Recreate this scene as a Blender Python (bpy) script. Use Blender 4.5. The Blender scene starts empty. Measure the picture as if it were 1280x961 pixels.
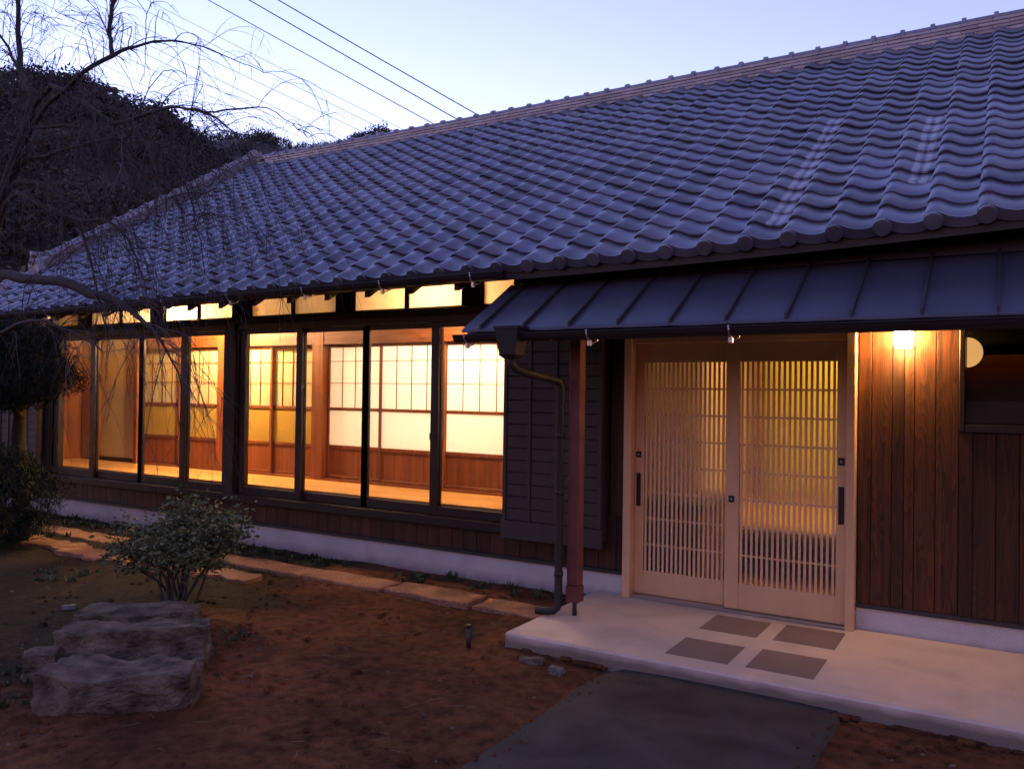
import bpy, math, random
import numpy as np
from mathutils import Vector, Matrix, noise as mnoise
random.seed(7)
rng = np.random.default_rng(7)
SC = bpy.context.scene
COL = SC.collection
R = math.radians

# ------------------------------------------------------------------ camera
CAM_Z = 1.56
F, YAW, PIT, ROL = 1027.26, 0.543242, 0.0105735, 0.01383
cy, sy, cp, sp = math.cos(YAW), math.sin(YAW), math.cos(PIT), math.sin(PIT)
fwd = Vector((-sy * cp, cy * cp, sp))
r0 = Vector((cy, sy, 0)); u0 = r0.cross(fwd)
rt = r0 * math.cos(ROL) + u0 * math.sin(ROL)
up = u0 * math.cos(ROL) - r0 * math.sin(ROL)
CP = Vector((0, 0, CAM_Z))
cam = bpy.data.cameras.new("camera"); camo = bpy.data.objects.new("camera", cam); COL.objects.link(camo)
m = Matrix((rt, up, -fwd)).transposed().to_4x4(); m.translation = CP
camo.matrix_world = m
cam.sensor_width = 36; cam.lens = F / 1280 * 36; cam.clip_end = 3000; cam.clip_start = 0.05
SC.camera = camo

def at(px, py, Y):            # point on the plane at distance Y in front of the camera (facade-parallel)
    d = fwd * F + rt * (px - 640) - up * (py - 480.5)
    return CP + d * (Y / d.y)
def proj(p):
    v = Vector(p) - CP; w = v.dot(fwd)
    if w < .05: return (-9999, -9999, w)
    return (640 + F * v.dot(rt) / w, 480.5 - F * v.dot(up) / w, w)

# ------------------------------------------------------------------ world and exposure
W_ = bpy.data.worlds.new("World"); SC.world = W_; W_.use_nodes = True
wn = W_.node_tree.nodes; wl = W_.node_tree.links
bg = wn["Background"]
sky = wn.new("ShaderNodeTexSky"); sky.sky_type = 'NISHITA'; sky.sun_disc = False
sky.sun_elevation = R(-2.0); sky.sun_rotation = R(-58); sky.altitude = 0; sky.air_density = 1.0; sky.dust_density = 0.6; sky.ozone_density = 2.0
tint = wn.new("ShaderNodeMix"); tint.data_type = 'RGBA'; tint.blend_type = 'MULTIPLY'; tint.inputs[0].default_value = 1
tint.inputs[7].default_value = (1.13, .87, .99, 1)
wl.new(sky.outputs[0], tint.inputs[6]); wl.new(tint.outputs[2], bg.inputs[0])
bg.inputs[1].default_value = 0.15
SC.view_settings.view_transform = 'Standard'; SC.view_settings.look = 'None'
SC.view_settings.exposure = 5.45; SC.view_settings.gamma = 1
SC.cycles.use_denoising = True
SC.cycles.max_bounces = 8; SC.cycles.transparent_max_bounces = 24; SC.cycles.sample_clamp_indirect = 4.0
SC.cycles.caustics_reflective = False; SC.cycles.caustics_refractive = False

LAMP_W = 0.135      # overall scale of the lamps in the house

# ------------------------------------------------------------------ materials
def mat(name):
    ma = bpy.data.materials.new(name); ma.use_nodes = True
    nt = ma.node_tree; b = nt.nodes["Principled BSDF"]
    return ma, nt, b
def N(nt, t, **kw):
    n = nt.nodes.new(t)
    for k, v in kw.items():
        if k.startswith('i_'):
            n.inputs[int(k[2:]) if k[2:].isdigit() else k[2:]].default_value = v
        else: setattr(n, k, v)
    return n
def ramp(nt, stops):
    n = nt.nodes.new("ShaderNodeValToRGB"); e = n.color_ramp.elements
    while len(e) < len(stops): e.new(0.5)
    for q, (p, c) in zip(e, stops): q.position = p; q.color = (*c, 1)
    return n
def c3(c, k=1.0): return tuple(min(1, x * k) for x in c)

def simple(name, col, rough=.6, metal=0, var=.25, scale=8, bump=.0, bscale=60, spec=.5, objvar=0.0):
    ma, nt, b = mat(name); L = nt.links
    geo = N(nt, "ShaderNodeNewGeometry")
    nz = N(nt, "ShaderNodeTexNoise"); nz.inputs['Scale'].default_value = scale; nz.inputs['Detail'].default_value = 6
    L.new(geo.outputs['Position'], nz.inputs['Vector'])
    rp = ramp(nt, [(.3, c3(col, 1 - var)), (.7, c3(col, 1 + var))]); L.new(nz.outputs['Fac'], rp.inputs[0])
    out = rp.outputs[0]
    if objvar:
        oi = N(nt, "ShaderNodeObjectInfo"); hs = N(nt, "ShaderNodeHueSaturation")
        mr = N(nt, "ShaderNodeMapRange"); mr.inputs[3].default_value = 1 - objvar; mr.inputs[4].default_value = 1 + objvar
        L.new(oi.outputs['Random'], mr.inputs[0]); L.new(mr.outputs[0], hs.inputs['Value']); L.new(out, hs.inputs['Color']); out = hs.outputs[0]
    L.new(out, b.inputs['Base Color'])
    b.inputs['Roughness'].default_value = rough; b.inputs['Metallic'].default_value = metal
    b.inputs['Specular IOR Level'].default_value = spec
    if bump:
        n2 = N(nt, "ShaderNodeTexNoise"); n2.inputs['Scale'].default_value = bscale; n2.inputs['Detail'].default_value = 8
        L.new(geo.outputs['Position'], n2.inputs['Vector'])
        bp = N(nt, "ShaderNodeBump"); bp.inputs['Strength'].default_value = bump; bp.inputs['Distance'].default_value = .02
        L.new(n2.outputs['Fac'], bp.inputs['Height']); L.new(bp.outputs[0], b.inputs['Normal'])
    return ma

def wood(name, dark, light, axis='z', rough=.55, grain=22, stretch=.05, ring=0.0, objvar=.25, bump=.15, spec=.4):
    ma, nt, b = mat(name); L = nt.links
    geo = N(nt, "ShaderNodeNewGeometry"); oi = N(nt, "ShaderNodeObjectInfo")
    off = N(nt, "ShaderNodeVectorMath", operation='SCALE'); comb = N(nt, "ShaderNodeCombineXYZ")
    for k in range(3): L.new(oi.outputs['Random'], comb.inputs[k])
    L.new(comb.outputs[0], off.inputs[0]); off.inputs['Scale'].default_value = 17.3
    add = N(nt, "ShaderNodeVectorMath", operation='ADD'); L.new(geo.outputs['Position'], add.inputs[0]); L.new(off.outputs[0], add.inputs[1])
    mp = N(nt, "ShaderNodeMapping"); L.new(add.outputs[0], mp.inputs[0])
    s = [grain] * 3; s['xyz'.index(axis)] = grain * stretch; mp.inputs['Scale'].default_value = s
    nz = N(nt, "ShaderNodeTexNoise"); nz.inputs['Scale'].default_value = 1; nz.inputs['Detail'].default_value = 7; nz.inputs['Distortion'].default_value = .6
    L.new(mp.outputs[0], nz.inputs['Vector'])
    fac = nz.outputs['Fac']
    if ring:
        mp2 = N(nt, "ShaderNodeMapping"); L.new(add.outputs[0], mp2.inputs[0])
        s2 = [1.0] * 3; s2['xyz'.index(axis)] = .085; mp2.inputs['Scale'].default_value = s2
        n3 = N(nt, "ShaderNodeTexNoise"); n3.inputs['Scale'].default_value = 7.5; n3.inputs['Detail'].default_value = 2
        L.new(mp2.outputs[0], n3.inputs['Vector'])
        mm = N(nt, "ShaderNodeMath", operation='MULTIPLY'); mm.inputs[1].default_value = 24; L.new(n3.outputs['Fac'], mm.inputs[0])
        fr = N(nt, "ShaderNodeMath", operation='FRACT'); L.new(mm.outputs[0], fr.inputs[0])
        mx = N(nt, "ShaderNodeMix"); mx.inputs[0].default_value = ring; L.new(fac, mx.inputs[2]); L.new(fr.outputs[0], mx.inputs[3]); fac = mx.outputs[0]
    rp = ramp(nt, [(.25, dark), (.75, light)]); L.new(fac, rp.inputs[0])
    hs = N(nt, "ShaderNodeHueSaturation"); mr = N(nt, "ShaderNodeMapRange"); mr.inputs[3].default_value = 1 - objvar; mr.inputs[4].default_value = 1 + objvar
    L.new(oi.outputs['Random'], mr.inputs[0]); L.new(mr.outputs[0], hs.inputs['Value']); L.new(rp.outputs[0], hs.inputs['Color'])
    L.new(hs.outputs[0], b.inputs['Base Color'])
    b.inputs['Roughness'].default_value = rough; b.inputs['Specular IOR Level'].default_value = spec
    bp = N(nt, "ShaderNodeBump"); bp.inputs['Strength'].default_value = bump; bp.inputs['Distance'].default_value = .004
    L.new(fac, bp.inputs['Height']); L.new(bp.outputs[0], b.inputs['Normal'])
    return ma

def tile_mat(name, base, streak=False, rough=.36):
    ma, nt, b = mat(name); L = nt.links
    geo = N(nt, "ShaderNodeNewGeometry")
    at_ = N(nt, "ShaderNodeAttribute"); at_.attribute_name = 'tint'
    nz = N(nt, "ShaderNodeTexNoise"); nz.inputs['Scale'].default_value = 9; nz.inputs['Detail'].default_value = 7
    L.new(geo.outputs['Position'], nz.inputs['Vector'])
    rp = ramp(nt, [(.3, c3(base, .66)), (.6, base), (.85, c3(base, 1.6))]); wn_ = N(nt, "ShaderNodeTexNoise"); wn_.inputs['Scale'].default_value = .9; wn_.inputs['Detail'].default_value = 5; L.new(geo.outputs['Position'], wn_.inputs['Vector'])
    mm_ = N(nt, "ShaderNodeMix"); mm_.inputs[0].default_value = .4; L.new(nz.outputs['Fac'], mm_.inputs[2]); L.new(wn_.outputs['Fac'], mm_.inputs[3]); L.new(mm_.outputs[0], rp.inputs[0])
    mx = N(nt, "ShaderNodeMix", data_type='RGBA', blend_type='MULTIPLY'); mx.inputs[0].default_value = 1
    L.new(rp.outputs[0], mx.inputs[6]); L.new(at_.outputs['Color'], mx.inputs[7])
    col = mx.outputs[2]
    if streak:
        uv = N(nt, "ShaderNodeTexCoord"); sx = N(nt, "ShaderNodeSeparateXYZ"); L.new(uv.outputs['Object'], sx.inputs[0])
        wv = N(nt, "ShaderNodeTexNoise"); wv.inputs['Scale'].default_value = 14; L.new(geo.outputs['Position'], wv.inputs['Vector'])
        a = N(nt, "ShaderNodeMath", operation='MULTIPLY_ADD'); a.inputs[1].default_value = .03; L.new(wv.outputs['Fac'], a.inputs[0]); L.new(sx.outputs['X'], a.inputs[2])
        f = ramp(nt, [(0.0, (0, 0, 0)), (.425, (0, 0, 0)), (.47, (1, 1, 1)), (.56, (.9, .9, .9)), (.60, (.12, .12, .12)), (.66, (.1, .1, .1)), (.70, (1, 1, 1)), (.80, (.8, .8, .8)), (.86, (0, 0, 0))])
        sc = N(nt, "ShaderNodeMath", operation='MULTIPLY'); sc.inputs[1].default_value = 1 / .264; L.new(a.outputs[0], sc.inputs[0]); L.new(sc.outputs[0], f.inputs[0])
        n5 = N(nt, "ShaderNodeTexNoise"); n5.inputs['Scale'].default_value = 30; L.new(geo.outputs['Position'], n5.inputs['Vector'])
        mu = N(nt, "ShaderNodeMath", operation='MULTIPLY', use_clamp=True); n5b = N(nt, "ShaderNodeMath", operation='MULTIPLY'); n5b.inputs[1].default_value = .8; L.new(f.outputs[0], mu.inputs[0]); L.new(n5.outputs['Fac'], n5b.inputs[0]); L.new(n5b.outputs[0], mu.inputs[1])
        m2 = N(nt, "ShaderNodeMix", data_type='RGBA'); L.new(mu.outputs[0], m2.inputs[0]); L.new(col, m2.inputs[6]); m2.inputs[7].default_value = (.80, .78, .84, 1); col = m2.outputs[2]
    L.new(col, b.inputs['Base Color'])
    b.inputs['Roughness'].default_value = rough; b.inputs['Specular IOR Level'].default_value = .6; b.inputs['Metallic'].default_value = .5
    n2 = N(nt, "ShaderNodeTexNoise"); n2.inputs['Scale'].default_value = 120; L.new(geo.outputs['Position'], n2.inputs['Vector'])
    rr = N(nt, "ShaderNodeMapRange"); rr.inputs[3].default_value = rough - .1; rr.inputs[4].default_value = rough + .16; L.new(nz.outputs['Fac'], rr.inputs[0]); L.new(rr.outputs[0], b.inputs['Roughness'])
    bp = N(nt, "ShaderNodeBump"); bp.inputs['Strength'].default_value = .12; bp.inputs['Distance'].default_value = .003
    L.new(n2.outputs['Fac'], bp.inputs['Height']); L.new(bp.outputs[0], b.inputs['Normal'])
    return ma

def thin_glass(name, rough=0.01, k=1.0):
    ma, nt, b = mat(name); L = nt.links
    nt.nodes.remove(b); o = nt.nodes["Material Output"]
    tr = N(nt, "ShaderNodeBsdfTransparent"); tr.inputs[0].default_value = (.93, .95, .94, 1)
    gl = N(nt, "ShaderNodeBsdfGlossy"); gl.inputs['Roughness'].default_value = rough
    lw = N(nt, "ShaderNodeLayerWeight"); pw = N(nt, "ShaderNodeMath", operation='POWER'); pw.inputs[1].default_value = 5; L.new(lw.outputs['Facing'], pw.inputs[0])
    fr = N(nt, "ShaderNodeMath", operation='MULTIPLY_ADD'); fr.inputs[1].default_value = .955; fr.inputs[2].default_value = .045; L.new(pw.outputs[0], fr.inputs[0])
    mx = N(nt, "ShaderNodeMixShader"); L.new(fr.outputs[0], mx.inputs[0]); L.new(tr.outputs[0], mx.inputs[1]); L.new(gl.outputs[0], mx.inputs[2])
    L.new(mx.outputs[0], o.inputs[0]); return ma

def frosted(name, rough=.30, col=(1, 1, 1), dif=.11):
    ma, nt, b = mat(name); L = nt.links; o = nt.nodes["Material Output"]
    b.inputs['Base Color'].default_value = (*col, 1); b.inputs['Transmission Weight'].default_value = 1; b.inputs['Roughness'].default_value = rough; b.inputs['IOR'].default_value = 1.15
    df = N(nt, "ShaderNodeBsdfDiffuse"); df.inputs[0].default_value = (.55, .5, .45, 1)
    mx = N(nt, "ShaderNodeMixShader"); mx.inputs[0].default_value = dif
    L.new(b.outputs[0], mx.inputs[1]); L.new(df.outputs[0], mx.inputs[2]); L.new(mx.outputs[0], o.inputs[0]); return ma

def paper(name, col, trans=.45, scale=40):
    ma, nt, b = mat(name); L = nt.links; o = nt.nodes["Material Output"]
    nt.nodes.remove(b)
    geo = N(nt, "ShaderNodeNewGeometry"); nz = N(nt, "ShaderNodeTexNoise"); nz.inputs['Scale'].default_value = scale; nz.inputs['Detail'].default_value = 8
    L.new(geo.outputs['Position'], nz.inputs['Vector'])
    rp = ramp(nt, [(.3, c3(col, .94)), (.7, col)]); L.new(nz.outputs['Fac'], rp.inputs[0])
    df = N(nt, "ShaderNodeBsdfDiffuse"); tl = N(nt, "ShaderNodeBsdfTranslucent")
    L.new(rp.outputs[0], df.inputs[0]); L.new(rp.outputs[0], tl.inputs[0])
    mx = N(nt, "ShaderNodeMixShader"); mx.inputs[0].default_value = trans
    L.new(df.outputs[0], mx.inputs[1]); L.new(tl.outputs[0], mx.inputs[2]); L.new(mx.outputs[0], o.inputs[0]); return ma

def emit(name, col, strength):
    ma, nt, b = mat(name); b.inputs['Base Color'].default_value = (*col, 1)
    b.inputs['Emission Color'].default_value = (*col, 1); b.inputs['Emission Strength'].default_value = strength * LAMP_W; return ma

def dirt_mat():
    ma, nt, b = mat("red_dirt"); L = nt.links
    geo = N(nt, "ShaderNodeNewGeometry")
    def nz(s, d=8, dis=0):
        n = N(nt, "ShaderNodeTexNoise"); n.inputs['Scale'].default_value = s; n.inputs['Detail'].default_value = d; n.inputs['Distortion'].default_value = dis
        L.new(geo.outputs['Position'], n.inputs['Vector']); return n
    a = nz(1.1, 6, .4); c = nz(14); d = nz(90)
    r1 = ramp(nt, [(.3, (.070, .031, .016)), (.5, (.145, .060, .027)), (.7, (.22, .092, .038))]); L.new(a.outputs['Fac'], r1.inputs[0])
    r2 = ramp(nt, [(.3, (.5, .5, .5)), (.7, (1.35, 1.3, 1.3))]); L.new(c.outputs['Fac'], r2.inputs[0])
    mx = N(nt, "ShaderNodeMix", data_type='RGBA', blend_type='MULTIPLY'); mx.inputs[0].default_value = 1; L.new(r1.outputs[0], mx.inputs[6]); L.new(r2.outputs[0], mx.inputs[7])
    # humus and moss, darkened further on the garden side to paint in shade there
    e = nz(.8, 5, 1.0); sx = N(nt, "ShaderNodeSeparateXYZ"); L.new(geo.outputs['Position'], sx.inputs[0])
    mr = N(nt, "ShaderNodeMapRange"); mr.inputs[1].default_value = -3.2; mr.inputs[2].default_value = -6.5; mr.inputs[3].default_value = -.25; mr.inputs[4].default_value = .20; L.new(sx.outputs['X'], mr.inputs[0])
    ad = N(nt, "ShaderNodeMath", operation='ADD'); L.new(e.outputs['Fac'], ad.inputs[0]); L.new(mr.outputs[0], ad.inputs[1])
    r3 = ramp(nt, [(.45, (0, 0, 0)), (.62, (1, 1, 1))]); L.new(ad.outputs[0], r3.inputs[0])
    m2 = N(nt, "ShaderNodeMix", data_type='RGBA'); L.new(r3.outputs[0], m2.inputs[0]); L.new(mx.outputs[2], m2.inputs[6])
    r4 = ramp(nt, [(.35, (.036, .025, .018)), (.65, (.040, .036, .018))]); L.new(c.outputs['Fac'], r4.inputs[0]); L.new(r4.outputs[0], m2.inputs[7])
    L.new(m2.outputs[2], b.inputs['Base Color']); b.inputs['Roughness'].default_value = .95; b.inputs['Specular IOR Level'].default_value = .15
    s = N(nt, "ShaderNodeMath", operation='ADD'); L.new(c.outputs['Fac'], s.inputs[0]); L.new(d.outputs['Fac'], s.inputs[1])
    bp = N(nt, "ShaderNodeBump"); bp.inputs['Strength'].default_value = 1; bp.inputs['Distance'].default_value = .035; L.new(s.outputs[0], bp.inputs['Height']); L.new(bp.outputs[0], b.inputs['Normal'])
    return ma

def conc_mat(name, col, stain=.35, spec_s=260, soil=False, splash=False):
    ma, nt, b = mat(name); L = nt.links
    geo = N(nt, "ShaderNodeNewGeometry")
    def nz(s, d=8, dis=0):
        n = N(nt, "ShaderNodeTexNoise"); n.inputs['Scale'].default_value = s; n.inputs['Detail'].default_value = d; n.inputs['Distortion'].default_value = dis
        L.new(geo.outputs['Position'], n.inputs['Vector']); return n
    a = nz(2.2, 7, .8); c = nz(spec_s, 3)
    r1 = ramp(nt, [(.3, c3(col, 1 - stain)), (.55, col), (.8, c3(col, 1.12))]); L.new(a.outputs['Fac'], r1.inputs[0])
    r2 = ramp(nt, [(.32, (.62, .62, .62)), (.68, (1.2, 1.2, 1.2))]); L.new(c.outputs['Fac'], r2.inputs[0])
    mx = N(nt, "ShaderNodeMix", data_type='RGBA', blend_type='MULTIPLY'); mx.inputs[0].default_value = 1; L.new(r1.outputs[0], mx.inputs[6]); L.new(r2.outputs[0], mx.inputs[7])
    out = mx.outputs[2]
    if soil or splash:      # soil splashed up from the ground
        sx = N(nt, "ShaderNodeSeparateXYZ"); L.new(geo.outputs['Position'], sx.inputs[0]); w = nz(9, 6)
        ma_ = N(nt, "ShaderNodeMath", operation='MULTIPLY_ADD'); ma_.inputs[1].default_value = .09 if splash else .05; L.new(w.outputs['Fac'], ma_.inputs[0]); L.new(sx.outputs['Z'], ma_.inputs[2])
        mr = N(nt, "ShaderNodeMapRange"); mr.inputs[1].default_value = (-.055 if splash else -.03); mr.inputs[2].default_value = (.075 if splash else .012); mr.inputs[3].default_value = .75; mr.inputs[4].default_value = 0; L.new(ma_.outputs[0], mr.inputs[0])
        m3 = N(nt, "ShaderNodeMix", data_type='RGBA'); L.new(mr.outputs[0], m3.inputs[0]); L.new(out, m3.inputs[6]); m3.inputs[7].default_value = (.10, .075, .06, 1); out = m3.outputs[2]
    L.new(out, b.inputs['Base Color']); b.inputs['Roughness'].default_value = .9; b.inputs['Specular IOR Level'].default_value = .25
    bp = N(nt, "ShaderNodeBump"); bp.inputs['Strength'].default_value = .35; bp.inputs['Distance'].default_value = .004; L.new(c.outputs['Fac'], bp.inputs['Height']); L.new(bp.outputs[0], b.inputs['Normal'])
    return ma

M = dict(
    tile=tile_mat("kiln_smoked_tile", (.19, .195, .24), rough=.29),
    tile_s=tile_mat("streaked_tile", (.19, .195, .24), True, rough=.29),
    ridge=tile_mat("ridge_tile", (.34, .33, .36), rough=.5),
    noshi=tile_mat("flat_ridge_tile", (.50, .45, .44), rough=.5),
    darkwood=wood("dark_stained_wood", (.012, .008, .007), (.035, .022, .017), 'x'),
    postwood=wood("dark_post_wood", (.012, .008, .007), (.035, .022, .017), 'z'),
    clad=wood("burnt_cedar_cladding", (.009, .0028, .0010), (.105, .034, .0085), 'z', grain=40, stretch=.025, ring=.26, objvar=.35, rough=.65),
    skirt=wood("skirting_board", (.022, .008, .005), (.075, .028, .015), 'z', objvar=.4),
    redwood=wood("reddish_shoji_wood", (.13, .036, .011), (.31, .098, .028), 'z', objvar=.1),
    redwoodx=wood("reddish_rail_wood", (.13, .036, .011), (.31, .098, .028), 'x', objvar=.1),
    floor=wood("polished_floor_wood", (.48, .24, .08), (.74, .44, .17), 'x', rough=.35, objvar=.12, bump=.03),
    sash=simple("bronze_aluminium", (.030, .021, .019), .42, .3, .12),
    shutter=simple("brown_shutter_board", (.046, .031, .030), .6, 0, .15, 12, .1, 150),
    gutter=simple("dark_brown_gutter", (.014, .010, .010), .62, 0, .12),
    sheet=simple("navy_grey_metal_sheet", (.075, .075, .110), .40, .3, .12, 3, .03, 300),
    flash=simple("dark_flashing", (.035, .032, .036), .5, .2, .15),
    steel=simple("galvanised_steel", (.55, .55, .55), .3, .9, .1),
    redsteel=simple("red_oxide_steel", (.13, .036, .032), .5, .0, .25, 6, .1, 120),
    doorframe=simple("tan_door_aluminium", (.66, .42, .22), .5, 0, .06, 4),
    doorslat=simple("tan_door_slat", (.74, .49, .28), .5, 0, .06, 4),
    black=simple("black_plastic", (.012, .012, .013), .4),
    concrete=conc_mat("cast_concrete", (.60, .50, .42), .2, soil=True),
    found=conc_mat("foundation_mortar", (.56, .55, .56), .16, 180, soil=False, splash=True),
    asphalt=conc_mat("fresh_asphalt", (.056, .050, .046), .5, 220),
    inset=conc_mat("dark_paving_tile", (.24, .175, .150), .15, 500),
    sandstone=conc_mat("orange_sandstone", (.29, .155, .088), .55, 60),
    rock=simple("rough_brown_stone", (.125, .100, .076), .95, 0, .6, 9, 1.0, 45, spec=.15),
    rockl=conc_mat("pale_stone", (.17, .16, .15), .3, 60),
    rockd=conc_mat('dusty_pebble', (.17, .125, .10), .5, 60),
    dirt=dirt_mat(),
    plaster=simple("beige_plaster", (.62, .46, .27), .9, 0, .05, 20, .1, 300),
    ceiling=simple("pale_ceiling_board", (.55, .42, .28), .8, 0, .08),
    glass=thin_glass("window_glass"),
    frost=frosted("frosted_door_glass"),
    transom=paper("frosted_transom_glass", (.85, .80, .70), .6),
    paper_w=paper("white_shoji_paper", (.88, .86, .82), .5),
    paper_y=paper("yellow_shoji_paper", (.84, .74, .47), .4),  # yellower than the white paper of the right bay
    paper_b=paper("ochre_shoji_panel", (.62, .43, .10), .3),
    lampshade=emit("glowing_lamp_glass", (1.0, .54, .20), 80),
    lampwhite=simple("white_lamp_louver", (.8, .75, .68), .5),
    moon=emit("lit_half_moon_opening", (1.0, .50, .16), .15),
    globe=emit("corridor_lamp_globe", (1.0, .62, .30), 12),
    bark=simple("grey_bark", (.045, .038, .035), .9, 0, .3, 25, .4, 60),
    twig=simple("grey_brown_twig", (.060, .050, .050), .8, 0, .2, 20),
    void=simple("unlit_room_black", (.003, .003, .003), 1, 0, .1, spec=0),  # near-black stand-in for the darkness of the room behind the side window
    pinebark=simple("dark_pine_bark", (.022, .016, .013), .95, 0, .4, 25, .5, 50),
    cable=simple("black_cable", (.02, .02, .022), .6),
    weed=simple("weed_leaf", (.032, .050, .018), .7, 0, .5, 14),
    straw=simple("dry_straw", (.17, .135, .095), .8, 0, .3, 9),
)
def leafmat(name, col, var=.45, rough=.6):
    ma = simple(name, col, rough, 0, var, 7, spec=.15)
    nt = ma.node_tree; b = nt.nodes["Principled BSDF"]; src = b.inputs['Base Color'].links[0].from_socket
    a = N(nt, "ShaderNodeAttribute"); a.attribute_name = 'shade'
    ad = N(nt, "ShaderNodeVectorMath", operation='ADD'); ad.inputs[1].default_value = (1, 1, 1); nt.links.new(a.outputs['Vector'], ad.inputs[0])
    mx = N(nt, "ShaderNodeMix", data_type='RGBA', blend_type='MULTIPLY'); mx.inputs[0].default_value = 1; nt.links.new(src, mx.inputs[6]); nt.links.new(ad.outputs[0], mx.inputs[7]); nt.links.new(mx.outputs[2], b.inputs['Base Color'])
    return ma
M['bushleaf'] = leafmat("bush_leaf", (.095, .118, .060))
M['needle'] = leafmat("pine_needle", (.011, .019, .013), .3)
M['crown'] = leafmat("evergreen_crown", (.050, .050, .042), .5); M['crown_bare'] = leafmat("bare_brown_crown", (.11, .082, .080), .4)
M['hill'] = simple("hill_undergrowth", (.060, .050, .046), .95, 0, .5, .25)

# ------------------------------------------------------------------ object helpers
WL = {}
def wloc(o): return WL.get(o, Vector((0, 0, 0)))
class MB:
    def __init__(s): s.v = []; s.f = []; s.sm = []
    def add(s, vs, fs, smooth=False):
        n = len(s.v); s.v += [tuple(v) for v in vs]; s.f += [tuple(i + n for i in f) for f in fs]; s.sm += [smooth] * len(fs); return s
    def box(s, x0, x1, y0, y1, z0, z1, b=0.0):
        if b:
            return s.bevbox(x0, x1, y0, y1, z0, z1, b)
        vs = [(x0, y0, z0), (x1, y0, z0), (x1, y1, z0), (x0, y1, z0), (x0, y0, z1), (x1, y0, z1), (x1, y1, z1), (x0, y1, z1)]
        return s.add(vs, [(0, 3, 2, 1), (4, 5, 6, 7), (0, 1, 5, 4), (1, 2, 6, 5), (2, 3, 7, 6), (3, 0, 4, 7)])
    def bevbox(s, x0, x1, y0, y1, z0, z1, b):
        X = (x0, x1); Y = (y0, y1); Z = (z0, z1); vs = []; idx = {}
        for i in (0, 1):
            for j in (0, 1):
                for k in (0, 1):
                    sx, sy_, sz = (b if i == 0 else -b), (b if j == 0 else -b), (b if k == 0 else -b)
                    for a, p in (('x', (X[i], Y[j] + sy_, Z[k] + sz)), ('y', (X[i] + sx, Y[j], Z[k] + sz)), ('z', (X[i] + sx, Y[j] + sy_, Z[k]))):
                        idx[(i, j, k, a)] = len(vs); vs.append(p)
        fs = []
        def q(*k): fs.append(tuple(idx[t] for t in k))
        for i in (0, 1): q((i, 0, 0, 'x'), (i, 1, 0, 'x'), (i, 1, 1, 'x'), (i, 0, 1, 'x'))
        for j in (0, 1): q((0, j, 0, 'y'), (1, j, 0, 'y'), (1, j, 1, 'y'), (0, j, 1, 'y'))
        for k in (0, 1): q((0, 0, k, 'z'), (1, 0, k, 'z'), (1, 1, k, 'z'), (0, 1, k, 'z'))
        for i in (0, 1):
            for j in (0, 1): q((i, j, 0, 'x'), (i, j, 1, 'x'), (i, j, 1, 'y'), (i, j, 0, 'y'))
        for i in (0, 1):
            for k in (0, 1): q((i, 0, k, 'x'), (i, 1, k, 'x'), (i, 1, k, 'z'), (i, 0, k, 'z'))
        for j in (0, 1):
            for k in (0, 1): q((0, j, k, 'y'), (1, j, k, 'y'), (1, j, k, 'z'), (0, j, k, 'z'))
        for i in (0, 1):
            for j in (0, 1):
                for k in (0, 1): q((i, j, k, 'x'), (i, j, k, 'y'), (i, j, k, 'z'))
        # orient outwards
        c = Vector(((x0 + x1) / 2, (y0 + y1) / 2, (z0 + z1) / 2)); out = []
        for f in fs:
            p = [Vector(vs[t]) for t in f]; n = (p[1] - p[0]).cross(p[2] - p[0]); ctr = sum(p, Vector()) / len(p)
            out.append(f if n.dot(ctr - c) > 0 else tuple(reversed(f)))
        return s.add(vs, out)
    def prism(s, poly, axis, a, b):      # poly: 2-D points, extruded along axis
        n = len(poly)
        def mk(p, t):
            return {'x': (t, p[0], p[1]), 'y': (p[0], t, p[1]), 'z': (p[0], p[1], t)}[axis]
        vs = [mk(p, a) for p in poly] + [mk(p, b) for p in poly]
        fs = [tuple(range(n)), tuple(reversed(range(n, 2 * n)))] + [(i, n + i, n + (i + 1) % n, (i + 1) % n) for i in range(n)]
        return s.add(vs, fs)
    def tube(s, pts, rad, n=6, cap=True, smooth=True):
        pts = [Vector(p) for p in pts]
        if not hasattr(rad, '__len__'): rad = [rad] * len(pts)
        vs = []; fs = []
        t0 = (pts[1] - pts[0]).normalized(); ref = Vector((0, 0, 1)) if abs(t0.z) < .9 else Vector((1, 0, 0))
        a = t0.cross(ref).normalized()
        for i, p in enumerate(pts):
            t = (pts[min(i + 1, len(pts) - 1)] - pts[max(i - 1, 0)]).normalized()
            a = (a - t * a.dot(t)).normalized(); b = t.cross(a)
            for k in range(n):
                th = 2 * math.pi * k / n; vs.append(p + (a * math.cos(th) + b * math.sin(th)) * rad[i])
        for i in range(len(pts) - 1):
            for k in range(n):
                k2 = (k + 1) % n; fs.append((i * n + k, i * n + k2, (i + 1) * n + k2, (i + 1) * n + k))
        if cap: fs += [tuple(reversed(range(n))), tuple(range((len(pts) - 1) * n, len(pts) * n))]
        return s.add(vs, fs, smooth)
    def mesh(s, name, material, base=None):
        me = bpy.data.meshes.new(name)
        v = np.array(s.v, float)
        if base is None:
            base = Vector(((v[:, 0].min() + v[:, 0].max()) / 2, (v[:, 1].min() + v[:, 1].max()) / 2, v[:, 2].min()))
        v = v - np.array(base)
        me.from_pydata(v.tolist(), [], s.f); me.polygons.foreach_set('use_smooth', s.sm); me.materials.append(material); me.update()
        return me, base
    def build(s, name, material, parent=None, **kw):
        me, base = s.mesh(name, material); return link(name, me, base, parent, **kw)
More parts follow.
